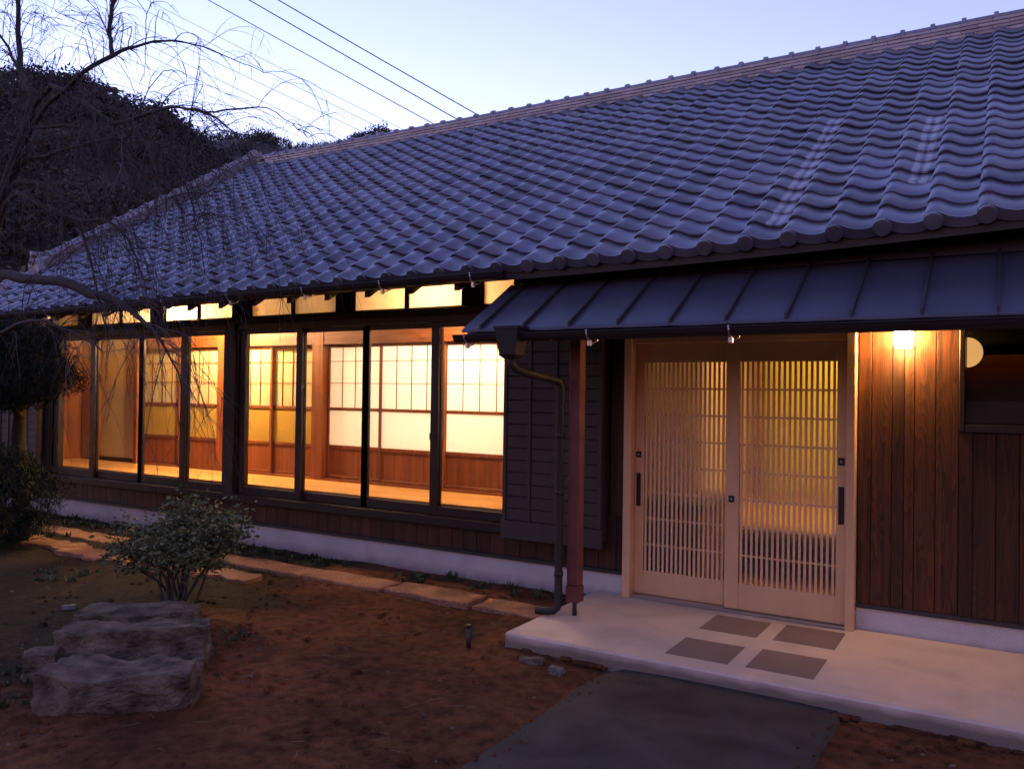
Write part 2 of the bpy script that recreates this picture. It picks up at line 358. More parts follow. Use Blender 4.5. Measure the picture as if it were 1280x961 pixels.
def link(name, me, base, parent=None, label=None, cat=None, group=None, kind=None, rot=None):
    o = bpy.data.objects.new(name, me); COL.objects.link(o)
    base = Vector(base); WL[o] = base
    if parent is not None: o.parent = parent
    o.location = base - wloc(parent) if parent is not None else base
    if rot: o.rotation_euler = rot
    for k, v in (('label', label), ('category', cat), ('group', group), ('kind', kind)):
        if v: o[k] = v
    return o
def empty(name, loc, parent=None, **kw): return link(name, None, loc, parent, **kw)
def grid_mesh(name, P, material, smooth=True, base=(0, 0, 0)):
    ny, nx = P.shape[:2]; me = bpy.data.meshes.new(name)
    i = np.arange(ny * nx).reshape(ny, nx)
    f = np.stack([i[:-1, :-1], i[:-1, 1:], i[1:, 1:], i[1:, :-1]], -1).reshape(-1, 4)
    np_mesh(me, P.reshape(-1, 3) - np.array(base), f, smooth); me.materials.append(material); return me
def np_mesh(me, v, f, smooth=False):
    n, k = f.shape
    me.vertices.add(len(v)); me.vertices.foreach_set('co', np.ascontiguousarray(v, dtype=np.float32).ravel())
    me.loops.add(n * k); me.loops.foreach_set('vertex_index', np.ascontiguousarray(f, dtype=np.int32).ravel())
    me.polygons.add(n); me.polygons.foreach_set('loop_start', np.arange(0, n * k, k, dtype=np.int32)); me.polygons.foreach_set('loop_total', np.full(n, k, dtype=np.int32))
    me.polygons.foreach_set('use_smooth', np.full(n, smooth)); me.update(); me.validate()
def settint(me, v):
    a = me.attributes.new('tint', 'FLOAT_COLOR', 'POINT'); n = len(me.vertices)
    arr = np.ones((n, 4), dtype=np.float32); arr[:, :3] = v if np.ndim(v) else [v] * 3
    a.data.foreach_set('color', arr.ravel())
def quads(centers, n1, n2, sz):      # leaf quads: centre, two in-plane axes (unit), half sizes
    sz = np.asarray(sz).reshape(-1, 1) if np.ndim(sz) else sz
    a = n1 * sz; b = n2 * sz * .55
    v = np.stack([centers - a, centers + b, centers + a, centers - b], 1).reshape(-1, 3)
    f = np.arange(len(v)).reshape(-1, 4); return v, f
def rand_axes(n):
    a = rng.normal(size=(n, 3)); a /= np.linalg.norm(a, axis=1)[:, None]
    b = rng.normal(size=(n, 3)); b -= (a * b).sum(1)[:, None] * a; b /= np.linalg.norm(b, axis=1)[:, None]
    return a, b

#@@ GROUND
# ------------------------------------------------------------------ ground, slab, asphalt
def axis_coords(lo, hi, step, far, grow=1.35):
    c = list(np.arange(lo, hi + 1e-6, step)); s = step
    while c[-1] < far: s *= grow; c.append(c[-1] + s)
    s = step
    while c[0] > -far: s *= grow; c.insert(0, c[0] - s)
    return np.array(c)
gx = axis_coords(-9.5, 1.5, .035, 900, 1.25); gy = axis_coords(1.6, 5.6, .035, 900, 1.25)
def gnoise(x, y):
    v = Vector((x, y, 0))
    return .016 * mnoise.noise(v * 1.3) + .011 * mnoise.noise(v * 4.1) + .009 * mnoise.noise(v * 11) + .006 * mnoise.noise(v * 27)
def ground_z(x, y, n=True):
    z = -.105
    if y < 6.3: z += .035 * max(0, min(1, (y - 4.6) / 1.2)) * (1 if x < -2.8 else 0)
    if x < -4.2 and y < 5.2: z += .02
    return z + (gnoise(x, y) if n and abs(x) < 40 and abs(y) < 40 else 0)
GP = np.zeros((len(gy), len(gx), 3))
for j, y in enumerate(gy):
    for i, x in enumerate(gx):
        GP[j, i] = (x, y, ground_z(x, y))
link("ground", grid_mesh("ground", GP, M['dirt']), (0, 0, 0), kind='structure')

# asphalt strip with an uneven edge
na = 60
vs = []
ysA = np.linspace(4.66, -6, na)
mb = MB()
top = []
for k, y in enumerate(ysA):
    w = mnoise.noise(Vector((0, y * 2.3, 3))) * .02; w2 = mnoise.noise(Vector((5, y * 2.3, 3))) * .025
    xl = -2.05 + w + (.10 * max(0, (y - 4.45)) / .2); xr = -.735 + w2 - (.03 * max(0, (y - 4.5)) / .2)
    row = []
    for q, (x, dz) in enumerate([(xl - .02, -.03), (xl, .018), (xl + .25, .028), ((xl + xr) / 2, .032), (xr - .2, .03), (xr - .015, .026), (xr + .012, -.03)]):
        row.append((x, y, -.105 + dz + .006 * mnoise.noise(Vector((x * 2, y * 2, 1)))))
    top.append(row)
link("asphalt_path", grid_mesh("asphalt_path", np.array(top), M['asphalt']), (0, 0, 0), kind='structure')

# concrete porch slab with rough lower edge
slab = MB().bevbox(-2.81, 3.2, 4.60, 5.995, -.30, 0.0, .012).build("porch_slab", M['concrete'], kind='structure')
mb = MB()
for k in range(150):
    x = -2.78 + k * .04; h = -.105 + .035 * (mnoise.noise(Vector((x * 2.2, 0, 9))) + .3)
    if x > 1.5: break
for i, (x0, x1, y0, y1) in enumerate([(-1.768, -1.386, 5.395, 5.80), (-1.288, -.91, 5.41, 5.82), (-1.772, -1.39, 4.765, 5.15), (-1.29, -.912, 4.78, 5.18)]):
    MB().bevbox(x0, x1, y0, y1, -.02, .004, .003).build("paver", M['inset'], slab)
#@@ HOUSE
# ------------------------------------------------------------------ house
house = empty("house", (-5, 8, -.1), label="long low tile-roofed wooden house with lit sliding windows and lattice entrance", cat="house")
XL, XR = -11.55, 3.2
# foundation and trims
fo = MB()
fo.box(XL, -2.557, 6.0, 6.15, -.3, .150); fo.box(-.874, XR, 6.0, 6.15, -.3, .150); fo.box(XL, XR, 14.45, 14.6, -.3, .150)
fo.box(XL, XL + .15, 6.15, 14.45, -.3, .150); fo.box(XR - .15, XR, 6.15, 14.45, -.3, .150)
fo.build("foundation", M['found'], house)
MB().box(XL, -2.56, 5.975, 6.02, .150, .178).build("drip_trim", M['flash'], house)
MB().box(-.872, XR, 5.975, 6.02, .150, .178).build("drip_trim", M['flash'], house)
# wall cores (dark), leaving the openings free
wall = MB()
wall.box(-3.62, -2.56, 6.03, 6.12, .18, 2.75)                 # behind the shutter case
wall.box(-2.56, -.87, 6.03, 6.12, 2.03, 2.75)                 # above the entrance
wall.box(-.87, -.27, 6.03, 6.12, .18, 2.75)
wall.box(-.27, .95, 6.03, 6.12, .18, 1.36); wall.box(-.27, .95, 6.03, 6.12, 2.06, 2.75)
wall.box(.95, XR, 6.03, 6.12, .18, 2.75)
wall.box(XL, -10.54, 6.03, 6.12, .18, 2.32)
wall.box(-10.54, -3.62, 6.03, 6.12, .18, .36)                 # below the windows
wall.box(XL, XL + .1, 6.12, 14.6, .15, 3.2)                   # left end
wall.box(XR - .1, XR, 6.12, 14.6, .15, 3.2)
wall.box(XL, XR, 14.5, 14.6, .15, 3.0)
wallo = wall.build("wall", M['postwood'], house)
wallo_base = wallo
x = -10.5
random.seed(3)
while x < -2.58:
    w = random.uniform(.11, .16)
    MB().bevbox(x, min(x + w - .003, -2.575), 6.0, 6.03, .178, .372 if x < -3.62 else .60, .003).build("skirting_board", M['skirt'], wallo)
    x += w
for a, b in [(-2.70, -2.56)]:
    MB().bevbox(a, b, 6.0, 6.03, .60, 2.5, .003).build("wall_board", M['skirt'], wallo)
# cladding boards right of the entrance
xs = [-.868, -.786, -.66, -.586, -.525, -.400, -.268]
while xs[-1] < 2.6: xs.append(xs[-1] + random.choice([.08, .127, .127, .135]))
for a, b in zip(xs[:-1], xs[1:]):
    z1 = 2.5
    if b > -.26 and a < .93: z1 = 1.352
    MB().bevbox(a + .0015, b - .0015, 5.985, 6.03, .178, z1, .003).build("wall_board", M['clad'], wallo)

# dark structural posts and beams of the window bay
for a, b in [(-7.17, -7.03)]:
    MB().bevbox(a, b, 5.93, 6.06, .372, 2.255, .005).build("post", M['postwood'], house)
MB().bevbox(-10.62, -10.50, 5.95, 6.06, .372, 2.255, .005).build("post", M['postwood'], house)
MB().bevbox(-11.5, -2.72, 5.955, 6.05, 2.25, 2.318, .006).build("lintel_beam", M['darkwood'], house)
MB().bevbox(XL, XR, 5.97, 6.05, 2.64, 2.80, .006).build("wall_plate", M['darkwood'], house)
for a, b in [(-11.5, -11.25), (-9.96, -9.73), (-8.53, -8.29), (-7.13, -6.87), (-5.64, -5.43), (-4.14, -3.945), (-2.95, -2.72)]:
    MB().bevbox(a, b, 5.975, 6.06, 2.319, 2.639, .004).build("transom_post", M['postwood'], house)
# transom windows
spans = [(-11.25, -9.96), (-9.73, -8.53), (-8.29, -7.13), (-6.87, -5.64), (-5.43, -4.14), (-3.945, -2.95)]
for a, b in spans:
    t = MB()
    t.box(a, a + .02, 6.0, 6.03, 2.32, 2.638); t.box(b - .02, b, 6.0, 6.03, 2.32, 2.638); t.box(a + .02, b - .02, 6.0, 6.03, 2.32, 2.334); t.box(a + .02, b - .02, 6.0, 6.03, 2.622, 2.638)
    mid = (a + b) / 2 + .01
    t.box(mid - .024, mid + .024, 5.998, 6.032, 2.335, 2.621)
    to = t.build("transom_window", M['postwood'], house)
    MB().box(a + .021, mid - .025, 6.012, 6.017, 2.335, 2.621).build("pane", M['transom'], to)
    MB().box(mid + .025, b - .021, 6.012, 6.017, 2.335, 2.621).build("pane", M['transom'], to)

# sliding windows: two bays of four sashes on two tracks
fr = MB()
for a, b in [(-10.5, -7.17), (-7.03, -3.45)]:
    fr.bevbox(a, b, 5.93, 6.12, .372, .452, .005); fr.box(a, b, 5.96, 6.12, 2.19, 2.249)
    fr.box(a, a + .03, 5.962, 6.12, .452, 2.19)
MB_w = fr.build("window_frame", M['sash'], house)
def sash(x0, x1, Y, flip=False):
    s = MB(); st = .082
    z0, z1 = .456, 2.188
    s.bevbox(x0, x0 + st, Y, Y + .032, z0, z1, .003); s.bevbox(x1 - st, x1, Y, Y + .032, z0, z1, .003)
    s.bevbox(x0 + st, x1 - st, Y + .002, Y + .03, z0, z0 + .078, .003); s.bevbox(x0 + st, x1 - st, Y + .002, Y + .03, z1 - .045, z1, .003)
    o = s.build("sliding_window", M['sash'], house)
    MB().box(x0 + st, x1 - st, Y + .013, Y + .018, z0 + .078, z1 - .045).build("pane", M['glass'], o)
    return o
for e, tr in [([-10.47, -9.645, -8.745, -7.93, -7.175], (0, 1, 1, 0)), ([-7.0, -6.13, -5.285, -4.43, -3.46], (0, 1, 1, 0))]:
    for k in range(4):
        a, b = e[k], e[k + 1]
        o = sash(a - (.043 if k else 0), b + (.043 if k < 3 else 0), 5.985 if tr[k] == 0 else 6.028)
        if k == 1 or k == 2:
            hx = b if k == 1 else a
MB().bevbox(-4.47, -4.40, 5.968, 5.985, 1.13, 1.19, .003).build("window_latch", M['black'], house)
MB().bevbox(-7.97, -7.90, 5.968, 5.985, 1.13, 1.19, .003).build("window_latch", M['black'], house)

# shutter cases
def shutter_case(x0, x1, nx):
    c = MB(); Y = 5.86
    c.box(x0, x1, Y + .02, 5.998, .40, 2.16)
    o = c.build("shutter_case", M['shutter'], house)
    MB().bevbox(x0 - .02, x1 + .01, Y - .012, Y + .035, .352, .505, .005).build("bottom_rail", M['shutter'], o)
    MB().bevbox(x0 - .02, x1 + .01, Y - .012, Y + .035, 2.10, 2.19, .005).build("top_rail", M['shutter'], o)
    rows = 16; h = (2.10 - .507) / rows
    for k in range(rows):
        MB().bevbox(x0 + .002, x1 - .002, Y, Y + .018, .507 + k * h + .0015, .507 + (k + 1) * h - .0015, .004).build("slat", M['shutter'], o)
    bx = [x0] + [x0 + (x1 - x0) * t for t in nx] + [x1 - .03]
    for q in bx:
        MB().bevbox(q - .005, q + .028, Y - .012, Y, .508, 2.098, .003).build("batten", M['shutter'], o)
    return o
shutter_case(-3.607, -2.71, (.26, .53, .78))
shutter_case(-11.5, -10.62, (.22, .46, .70))

# entrance: frame, two lattice doors
d = MB()
d.bevbox(-2.548, -2.487, 5.90, 6.09, .0, 2.03, .004); d.bevbox(-.932, -.876, 5.90, 6.09, .0, 2.03, .004)
d.bevbox(-2.487, -.932, 5.91, 6.09, 1.955, 2.03, .004)
df = d.build("door_frame", M['doorframe'], house)
MB().bevbox(-2.487, -.932, 5.915, 6.08, .002, .022, .004).build("threshold", M['steel'], df)
def lattice_door(x0, x1, Y, lx0, lx1, lz0, lz1, hside, keyx):
    s = MB(); T = .034
    z0, z1 = .024, 1.953
    s.bevbox(x0, lx0, Y, Y + T, z0, z1, .003); s.bevbox(lx1, x1, Y, Y + T, z0, z1, .003)
    s.bevbox(lx0, lx1, Y + .001, Y + T - .001, z0, lz0, .003); s.bevbox(lx0, lx1, Y + .001, Y + T - .001, lz1, z1, .003)
    o = s.build("sliding_door", M['doorframe'], house)
    n = 18; pitch = (lx1 - lx0) / n; w = .0175
    sm, sb = MB().bevbox(-w / 2, w / 2, Y + .002, Y + .012, lz0, lz1, .002).mesh("slat", M['doorslat'], base=(0, Y, lz0))
    for k in range(n):
        xx = lx0 + (k + .5) * pitch
        link("slat", sm, (xx, Y, lz0), o)
    nr = 8; hp = (lz1 - lz0) / nr
    rm, rb = MB().box(lx0, lx1, Y + .0125, Y + .020, -.007, .007).mesh("rail", M['doorslat'], base=((lx0 + lx1) / 2, Y, 0))
    for k in range(1, nr):
        link("rail", rm, ((lx0 + lx1) / 2, Y, lz0 + k * hp), o)
    MB().box(lx0, lx1, Y + .0225, Y + .027, lz0, lz1).build("pane", M['frost'], o)
    hx = x0 + .032 if hside < 0 else x1 - .032
    MB().bevbox(hx - .018, hx + .018, Y - .008, Y + .001, .70, .955, .004).build("handle", M['black'], o)
    kx, kz = keyx
    MB().bevbox(kx - .021, kx + .021, Y - .006, Y + .001, kz - .024, kz + .024, .003).build("lock", M['black'], o)
    MB().tube([(kx, Y - .006, kz), (kx, Y - .012, kz)], .008, 10).build("lock_cylinder", M['steel'], o)
    return o
lattice_door(-2.486, -1.69, 5.99, -2.412, -1.777, .207, 1.812, -1, (-2.455, 1.10))
lattice_door(-1.762, -.934, 5.945, -1.662, -.998, .212, 1.81, 1, (-1.715, .815))
MB().bevbox(-.988, -.946, 5.937, 5.9449, 1.10, 1.152, .003).build("lock", M['black'], house)
MB().tube([(-.967, 5.938, 1.126), (-.967, 5.93, 1.126)], .009, 10).build("lock_cylinder", M['steel'], house)

# window with the half-moon opening, right of the boards
w = MB()
w.bevbox(-.268, -.235, 5.955, 6.10, 1.352, 2.06, .004); w.bevbox(.92, .95, 5.955, 6.10, 1.352, 2.06, .004)
w.bevbox(-.235, .92, 5.955, 6.10, 1.352, 1.40, .004); w.bevbox(-.235, .92, 5.955, 6.10, 2.02, 2.06, .004)
wo = w.build("side_window", M['sash'], house)
MB().box(-.234, .919, 6.045, 6.05, 1.40, 2.02).build("pane", M['glass'], wo)
MB().box(-.234, .919, 6.122, 6.1275, 1.41, 1.765).build("lower_screen", M['black'], wo)
MB().box(-.234, .919, 6.13, 6.16, 1.40, 2.02).build("dark_backing", M['void'], wo)  # black sheet behind the glass, paints the room's darkness
hm = [(-.232 + .092 * math.cos(t), 1.867 + .098 * math.sin(t)) for t in np.linspace(-math.pi / 2, math.pi / 2, 24)]
MB().prism(hm, 'y', 6.1285, 6.1305).build("half_moon_light", M['moon'], wo)
#@@ ROOF
# ------------------------------------------------------------------ main roof
S = .62; TH = math.atan(S); CT, ST = math.cos(TH), math.sin(TH)
YE, ZE = 5.2, 2.492
PW, PL = .264, .2350
def zoff(X, t):      # t = 0 at the eave, 1 at the ridge
    e = .0097 * (X + 3) + (.0062 * (X + 3) ** 2 if X > -3 else 0)
    r = .0016 * (X + 6) ** 2 if X < -6 else 0
    return e * (1 - t) + (r + (0)) * t
NR = 23
def roofpt(X, j):    # j may be fractional row
    t = j / NR
    return Vector((X, YE + j * PL * CT, ZE + j * PL * ST + zoff(X, t)))
PROF = [(-.022, .004), (-.019, .029), (-.003, .045), (.020, .051), (.046, .046), (.074, .031), (.106, .015), (.142, .005), (.178, .001), (.212, .004), (.242, .013), (.262, .025)]
def tile_verts(w=PW, length=PL + .045, lift=.020, th=.017):
    top = []; n = len(PROF)
    vs = []
    for q, (y, dz) in enumerate([(0, lift), (.010, lift + .002), (length * .5, lift * .5), (length, 0)]):
        for (px_, pz) in PROF: vs.append((px_, y, pz + dz - (.003 if q == 0 else 0)))
    for (px_, pz) in PROF: vs.append((px_, .002, pz + lift - th))
    for (px_, pz) in PROF: vs.append((px_, length * .4, pz + lift * .4 - th))
    fs = []
    for r_ in range(3):
        for k in range(n - 1): fs.append((r_ * n + k, r_ * n + k + 1, (r_ + 1) * n + k + 1, (r_ + 1) * n + k))
    for k in range(n - 1): fs.append((4 * n + k, 4 * n + k + 1, k + 1, k))           # front lip
    for k in range(n - 1): fs.append((5 * n + k, 5 * n + k + 1, 4 * n + k + 1, 4 * n + k))
    fs.append((0, n, 2 * n, 3 * n, 5 * n, 4 * n)); fs.append((n - 1, 5 * n - 1, 6 * n - 1, 4 * n - 1, 3 * n - 1, 2 * n - 1)[:6])
    return vs, fs
TV, TF = tile_verts()
def tile_mesh(name, material, tintv, extra=None):
    mb = MB(); mb.add(TV, TF, True)
    if extra: extra(mb)
    me, _ = mb.mesh(name, material, base=(0, 0, 0)); settint(me, tintv)
    try: me.set_sharp_from_angle(angle=R(38))
    except Exception: pass
    return me
def eave_extra(mb):
    n = len(PROF)
    # hanging lip following the trough, plus the round disc over the roll
    lipa = [(x, -.012, z + .020) for x, z in PROF[4:]]; lipb = [(x, -.012 , z * .7 - .040) for x, z in PROF[4:]]
    lipc = [(x, .004, z + .020) for x, z in PROF[4:]]; lipd = [(x, .004, z * .7 - .040) for x, z in PROF[4:]]
    k = len(lipa); vs = lipa + lipb + lipc + lipd; fs = []
    for i in range(k - 1):
        fs += [(k + i, k + i + 1, i + 1, i), (i, i + 1, 2 * k + i + 1, 2 * k + i), (3 * k + i + 1, 3 * k + i, k + i, k + i + 1)]
    mb.add(vs, fs, True)
    mb.tube([(.026, -.034, .012), (.026, -.028, .012), (.026, .03, .016)], [.046, .053, .053], 18, smooth=True)
tints = [(.78, .78, .82), (.92, .92, .95), (1, 1, 1), (1.08, 1.04, 1.0), (1.2, 1.2, 1.24), (.86, .80, .76), (1.0, .96, 1.1), (.66, .66, .70), (1.1, 1.15, 1.2)]
tmesh = [tile_mesh("roof_tile", M['tile'], t) for t in tints]
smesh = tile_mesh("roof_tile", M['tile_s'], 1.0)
emesh = [tile_mesh("eave_tile", M['tile'], t, eave_extra) for t in tints[:5]]
XT0 = -.09 - .040
cols = range(-7, 45)
deck = MB()
pts = []
dxs = np.linspace(-11.95, 3.6, 40)
for a, b in zip(dxs[:-1], dxs[1:]):
    p = [roofpt(a, 0.1), roofpt(b, .1), roofpt(b, NR + .3), roofpt(a, NR + .3)]
    q = [v - Vector((0, 0, .10)) for v in p]; p = [v - Vector((0, 0, .03)) for v in p]
    deck.add(p + q, [(0, 1, 2, 3), (7, 6, 5, 4), (0, 4, 5, 1), (3, 2, 6, 7)])
pb = [Vector((-11.95, 14.9, 2.5)), Vector((3.6, 14.9, 2.5)), Vector((3.6, 10.05, 5.42)), Vector((-11.95, 10.05, 5.42))]
deck.add(pb, [(1, 0, 3, 2)])
# gable triangles
for X in (-11.55, 3.2):
    deck.add([(X, 5.9, 2.75), (X, 14.3, 2.75), (X, 10.05, 5.3)], [(0, 1, 2)])
roof = deck.build("roof", M['darkwood'], house)
cand = []
def eul(): return (TH + random.uniform(-.016, .016), random.uniform(-.02, .02), random.uniform(-.018, .018))
for k in cols:
    X = XT0 - PW * k
    for j in range(NR):
        p = roofpt(X, j); 
        if j == 0:
            link("eave_tile", random.choice(emesh), p, roof, rot=(TH * .97, 0, random.uniform(-.01, .01))); continue
        px_, py_, w_ = proj(p + Vector((.13, .1, .05)))
        vis = (-10 < px_ < 1290 and -10 < py_ < 380)
        cand.append((w_ if vis else 999, k, j, p))
cand.sort(key=lambda c: c[0])
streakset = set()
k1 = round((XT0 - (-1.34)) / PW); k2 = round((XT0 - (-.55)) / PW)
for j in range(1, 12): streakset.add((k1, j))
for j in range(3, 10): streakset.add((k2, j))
for idx, (w_, k, j, p) in enumerate(cand[:300]):
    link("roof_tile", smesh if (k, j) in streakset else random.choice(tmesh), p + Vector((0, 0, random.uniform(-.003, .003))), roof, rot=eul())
# the rest of the tiles in one mesh
from mathutils import Euler
tv = np.array(TV); nf = [f for f in TF]
V = []; Fq = []; T = []
off = 0
for (w_, k, j, p) in cand[300:]:
    mtx = np.array(Euler(eul()).to_matrix()); v = tv @ mtx.T + np.array(p + Vector((0, 0, random.uniform(-.003, .003))))
    V.append(v); T.append(np.tile(np.array(random.choice(tints)), (len(v), 1)))
    Fq += [tuple(i + off for i in f) for f in TF]; off += len(v)
V = np.concatenate(V); T = np.concatenate(T)
me = bpy.data.meshes.new("roof_tiling"); base = Vector((-5, 5.4, 2.6)); me.from_pydata((V - np.array(base)).tolist(), [], Fq); me.materials.append(M['tile'])
me.polygons.foreach_set('use_smooth', [True] * len(Fq)); settint(me, T)
try: me.set_sharp_from_angle(angle=R(38))
except Exception: pass
link("roof_tiling", me, base, roof, kind='stuff')

# ridge: stacked flat tiles, round caps with collars
YR = YE + NR * PL * CT + .13
def ridgez(X): return roofpt(X, NR - .35).z - .034 
ridge = MB()
for a, b in zip(np.linspace(-11.1, 3.5, 30)[:-1], np.linspace(-11.1, 3.5, 30)[1:]):
    za, zb = ridgez(a), ridgez(b)
    ridge.add([(a, YR - .08, za - .1), (b, YR - .08, zb - .1), (b, YR + .08, zb - .1), (a, YR + .08, za - .1), (a, YR - .08, za + .27), (b, YR - .08, zb + .27), (b, YR + .08, zb + .27), (a, YR + .08, za + .27)],
              [(0, 1, 5, 4), (4, 5, 6, 7), (2, 3, 7, 6), (0, 4, 7, 3), (1, 2, 6, 5)])
rdg = ridge.build("ridge", M['ridge'], house)
nl = 6; LH = .042
layer_d = [.155, .128, .12, .112, .105, .10]
rmesh = []
for l in range(nl):
    var = []
    for tt in (.88, .96, 1.04, 1.14):
        me_, _ = MB().bevbox(-.1436, .1436, -layer_d[l], layer_d[l], 0, LH - .007, .004).mesh("flat_ridge_tile", M['noshi'] if l < 5 else M['noshi'], base=(0, 0, 0)); settint(me_, tt); var.append(me_)
    rmesh.append(var)
for l in range(nl):
    X = 3.3 - (.15 if l % 2 else 0)
    while X > -11.1:
        link("flat_ridge_tile", random.choice(rmesh[l]), (X, YR, ridgez(X) + .015 + l * LH), rdg, rot=(random.uniform(-.01, .01), random.uniform(-.008, .008), 0)); X -= .288
def capmesh():
    mb = MB(); n = 9; vs = []; 
    def arc(x, r): return [(x, -r * math.cos(math.pi * t / (n - 1)), r * math.sin(math.pi * t / (n - 1))) for t in range(n)]
    rings = [(-.145, .062), (.11, .062), (.108, .086), (.150, .086), (.152, .062)]
    for x, r in rings: vs += arc(x, r)
    fs = []
    for q in range(len(rings) - 1):
        for t in range(n - 1): fs.append((q * n + t, (q + 1) * n + t, (q + 1) * n + t + 1, q * n + t + 1))
    fs.append(tuple(reversed(range(n)))); fs.append(tuple(range(4 * n, 5 * n)))
    mb.add(vs, fs, True); me_, _ = mb.mesh("ridge_cap", M['ridge'], base=(0, 0, 0)); settint(me_, 1.0)
    try: me_.set_sharp_from_angle(angle=R(45))
    except Exception: pass
    return me_
cm = capmesh()
X = 3.3
while X > -11.15:
    link("ridge_cap", cm, (X, YR, ridgez(X) + .015 + nl * LH), rdg, rot=(0, random.uniform(-.01, .01), 0)); X -= .2965

# descending ridge at the gable end
dr = MB(); Xd = -11.32
def dpt(j, dz): 
    p = roofpt(Xd, j); return Vector((p.x, p.y - dz * ST * 0, p.z + dz))
for l, (hw, z0, z1) in enumerate([(.15, .03, .085), (.13, .09, .14), (.115, .145, .19)]):
    a, b = dpt(5.2, 0), dpt(NR + .2, 0)
    dr.add([a + Vector((-hw, 0, z0)), a + Vector((hw, 0, z0)), b + Vector((hw, 0, z0)), b + Vector((-hw, 0, z0)), a + Vector((-hw, 0, z1)), a + Vector((hw, 0, z1)), b + Vector((hw, 0, z1)), b + Vector((-hw, 0, z1))],
           [(0, 3, 2, 1), (4, 5, 6, 7), (0, 1, 5, 4), (1, 2, 6, 5), (2, 3, 7, 6), (3, 0, 4, 7)])
drg = dr.build("descending_ridge", M['ridge'], house); settint(drg.data, .8)
for j in np.arange(5.3, NR + .2, 1.24):
    link("ridge_cap", cm, dpt(j, .19), drg, rot=(0, 0, 0)).rotation_euler = Euler((0, -TH, R(90)), 'XYZ')
# lower verge roll
for j in np.arange(-.1, 5.0, 1.24):
    link("ridge_cap", cm, dpt(j, .05), drg).rotation_euler = Euler((0, -TH, R(90)), 'XYZ')
def ornament(p, s):
    mb = MB()
    prof = [(-.17, 0), (.17, 0), (.20, .08), (.15, .20), (.11, .30), (.05, .37), (-.05, .37), (-.11, .30), (-.15, .20), (-.20, .08)]
    mb.prism([(p.x + a * s, p.z + b * s) for a, b in prof], 'y', p.y - .05, p.y + .04)
    mb.tube([(p.x, p.y - .10 * s, p.z + .36 * s), (p.x, p.y + .1, p.z + .36 * s)], .06 * s, 12)
    o = mb.build("ridge_end_tile", M['ridge'], drg); settint(o.data, .9)
ornament(dpt(5.0, .02), .75)
mb = MB(); p = Vector((-11.3, YR, ridgez(-11.2)))
mb.prism([(p.y + a, p.z + b) for a, b in [(-.2, 0), (.2, 0), (.22, .1), (.15, .28), (.08, .42), (-.08, .42), (-.15, .28), (-.22, .1)]], 'x', p.x - .05, p.x + .06)
o = mb.build("ridge_end_tile", M['ridge'], rdg); settint(o.data, .9)

# rafters under the eave
X = -11.4
while X < -3.3:
    p0 = roofpt(X, .12) - Vector((0, 0, .10)); p1 = roofpt(X, 4.4) - Vector((0, 0, .10))
    mb = MB(); h = .052; w = .0275
    mb.add([p0 + Vector((-w, 0, -h)), p0 + Vector((w, 0, -h)), p1 + Vector((w, 0, -h)), p1 + Vector((-w, 0, -h)), p0 + Vector((-w, 0, 0)), p0 + Vector((w, 0, 0)), p1 + Vector((w, 0, 0)), p1 + Vector((-w, 0, 0))],
           [(0, 3, 2, 1), (4, 5, 6, 7), (0, 1, 5, 4), (1, 2, 6, 5), (2, 3, 7, 6), (3, 0, 4, 7)])
    mb.build("rafter", M['darkwood'], roof)
    X += .455
# fascia
a, b = -11.9, 3.6
fa = MB()
for q0, q1 in zip(np.linspace(a, b, 20)[:-1], np.linspace(a, b, 20)[1:]):
    pa, pb_ = roofpt(q0, .22), roofpt(q1, .22)
    fa.add([pa + Vector((0, 0, -.10)), pb_ + Vector((0, 0, -.10)), pb_ + Vector((0, .03, -.10)), pa + Vector((0, .03, -.10)), pa + Vector((0, 0, .0)), pb_ + Vector((0, 0, 0)), pb_ + Vector((0, .03, 0)), pa + Vector((0, .03, 0))],
           [(0, 3, 2, 1), (4, 5, 6, 7), (0, 1, 5, 4), (2, 3, 7, 6)])
fa.build("fascia", M['black'], roof)

# main gutter
def gutter(name, x0, z0, x1, z1, Y, r):
    n = 8; mb = MB()
    def ring(x, z, rr): return [(x, Y - rr * math.cos(math.pi * t / n), z - rr * math.sin(math.pi * t / n)) for t in range(n + 1)]
    vs = ring(x0, z0, r) + ring(x1, z1, r) + ring(x0, z0, r - .004) + ring(x1, z1, r - .004); k = n + 1; fs = []
    for t in range(n):
        fs += [(t + 1, t, k + t, k + t + 1), (2 * k + t, 2 * k + t + 1, 3 * k + t + 1, 3 * k + t)]
    fs += [(0, 2 * k, 3 * k, k), (n, k + n, 3 * k + n, 2 * k + n)]
    fs += [tuple(range(0, k)), tuple(range(2 * k - 1, k - 1, -1))]
    mb.add(vs, fs, True)
    mb.tube([(x0, Y - r, z0), (x1, z1 * 0 + Y - r, z1)], .006, 6)
    o = mb.build(name, M['gutter'], house)
    try: o.data.set_sharp_from_angle(angle=R(40))
    except Exception: pass
    return o
mg = gutter("main_gutter", -11.9, 2.372, -3.22, 2.448, 5.13, .052)
pg = gutter("porch_gutter", -3.295, 1.953, 3.3, 1.965, 4.70, .050)
def bracket(x, Y, z, r, par):
    mb = MB()
    mb.tube([(x, Y - r - .003, z + .01), (x, Y - r * .8, z - r * .75), (x, Y, z - r - .004), (x, Y + r * .85, z - r * .7), (x, Y + r + .05, z - .0)], .0055, 6)
    mb.bevbox(x - .012, x + .012, Y - .016, Y + .012, z - r - .040, z - r - .004, .003)
    mb.tube([(x, Y, z - r - .03), (x + .03, Y + .05, z - r - .005), (x + .03, Y + .12, z + .03)], .006, 6)
    mb.build("gutter_bracket", M['steel'], par)
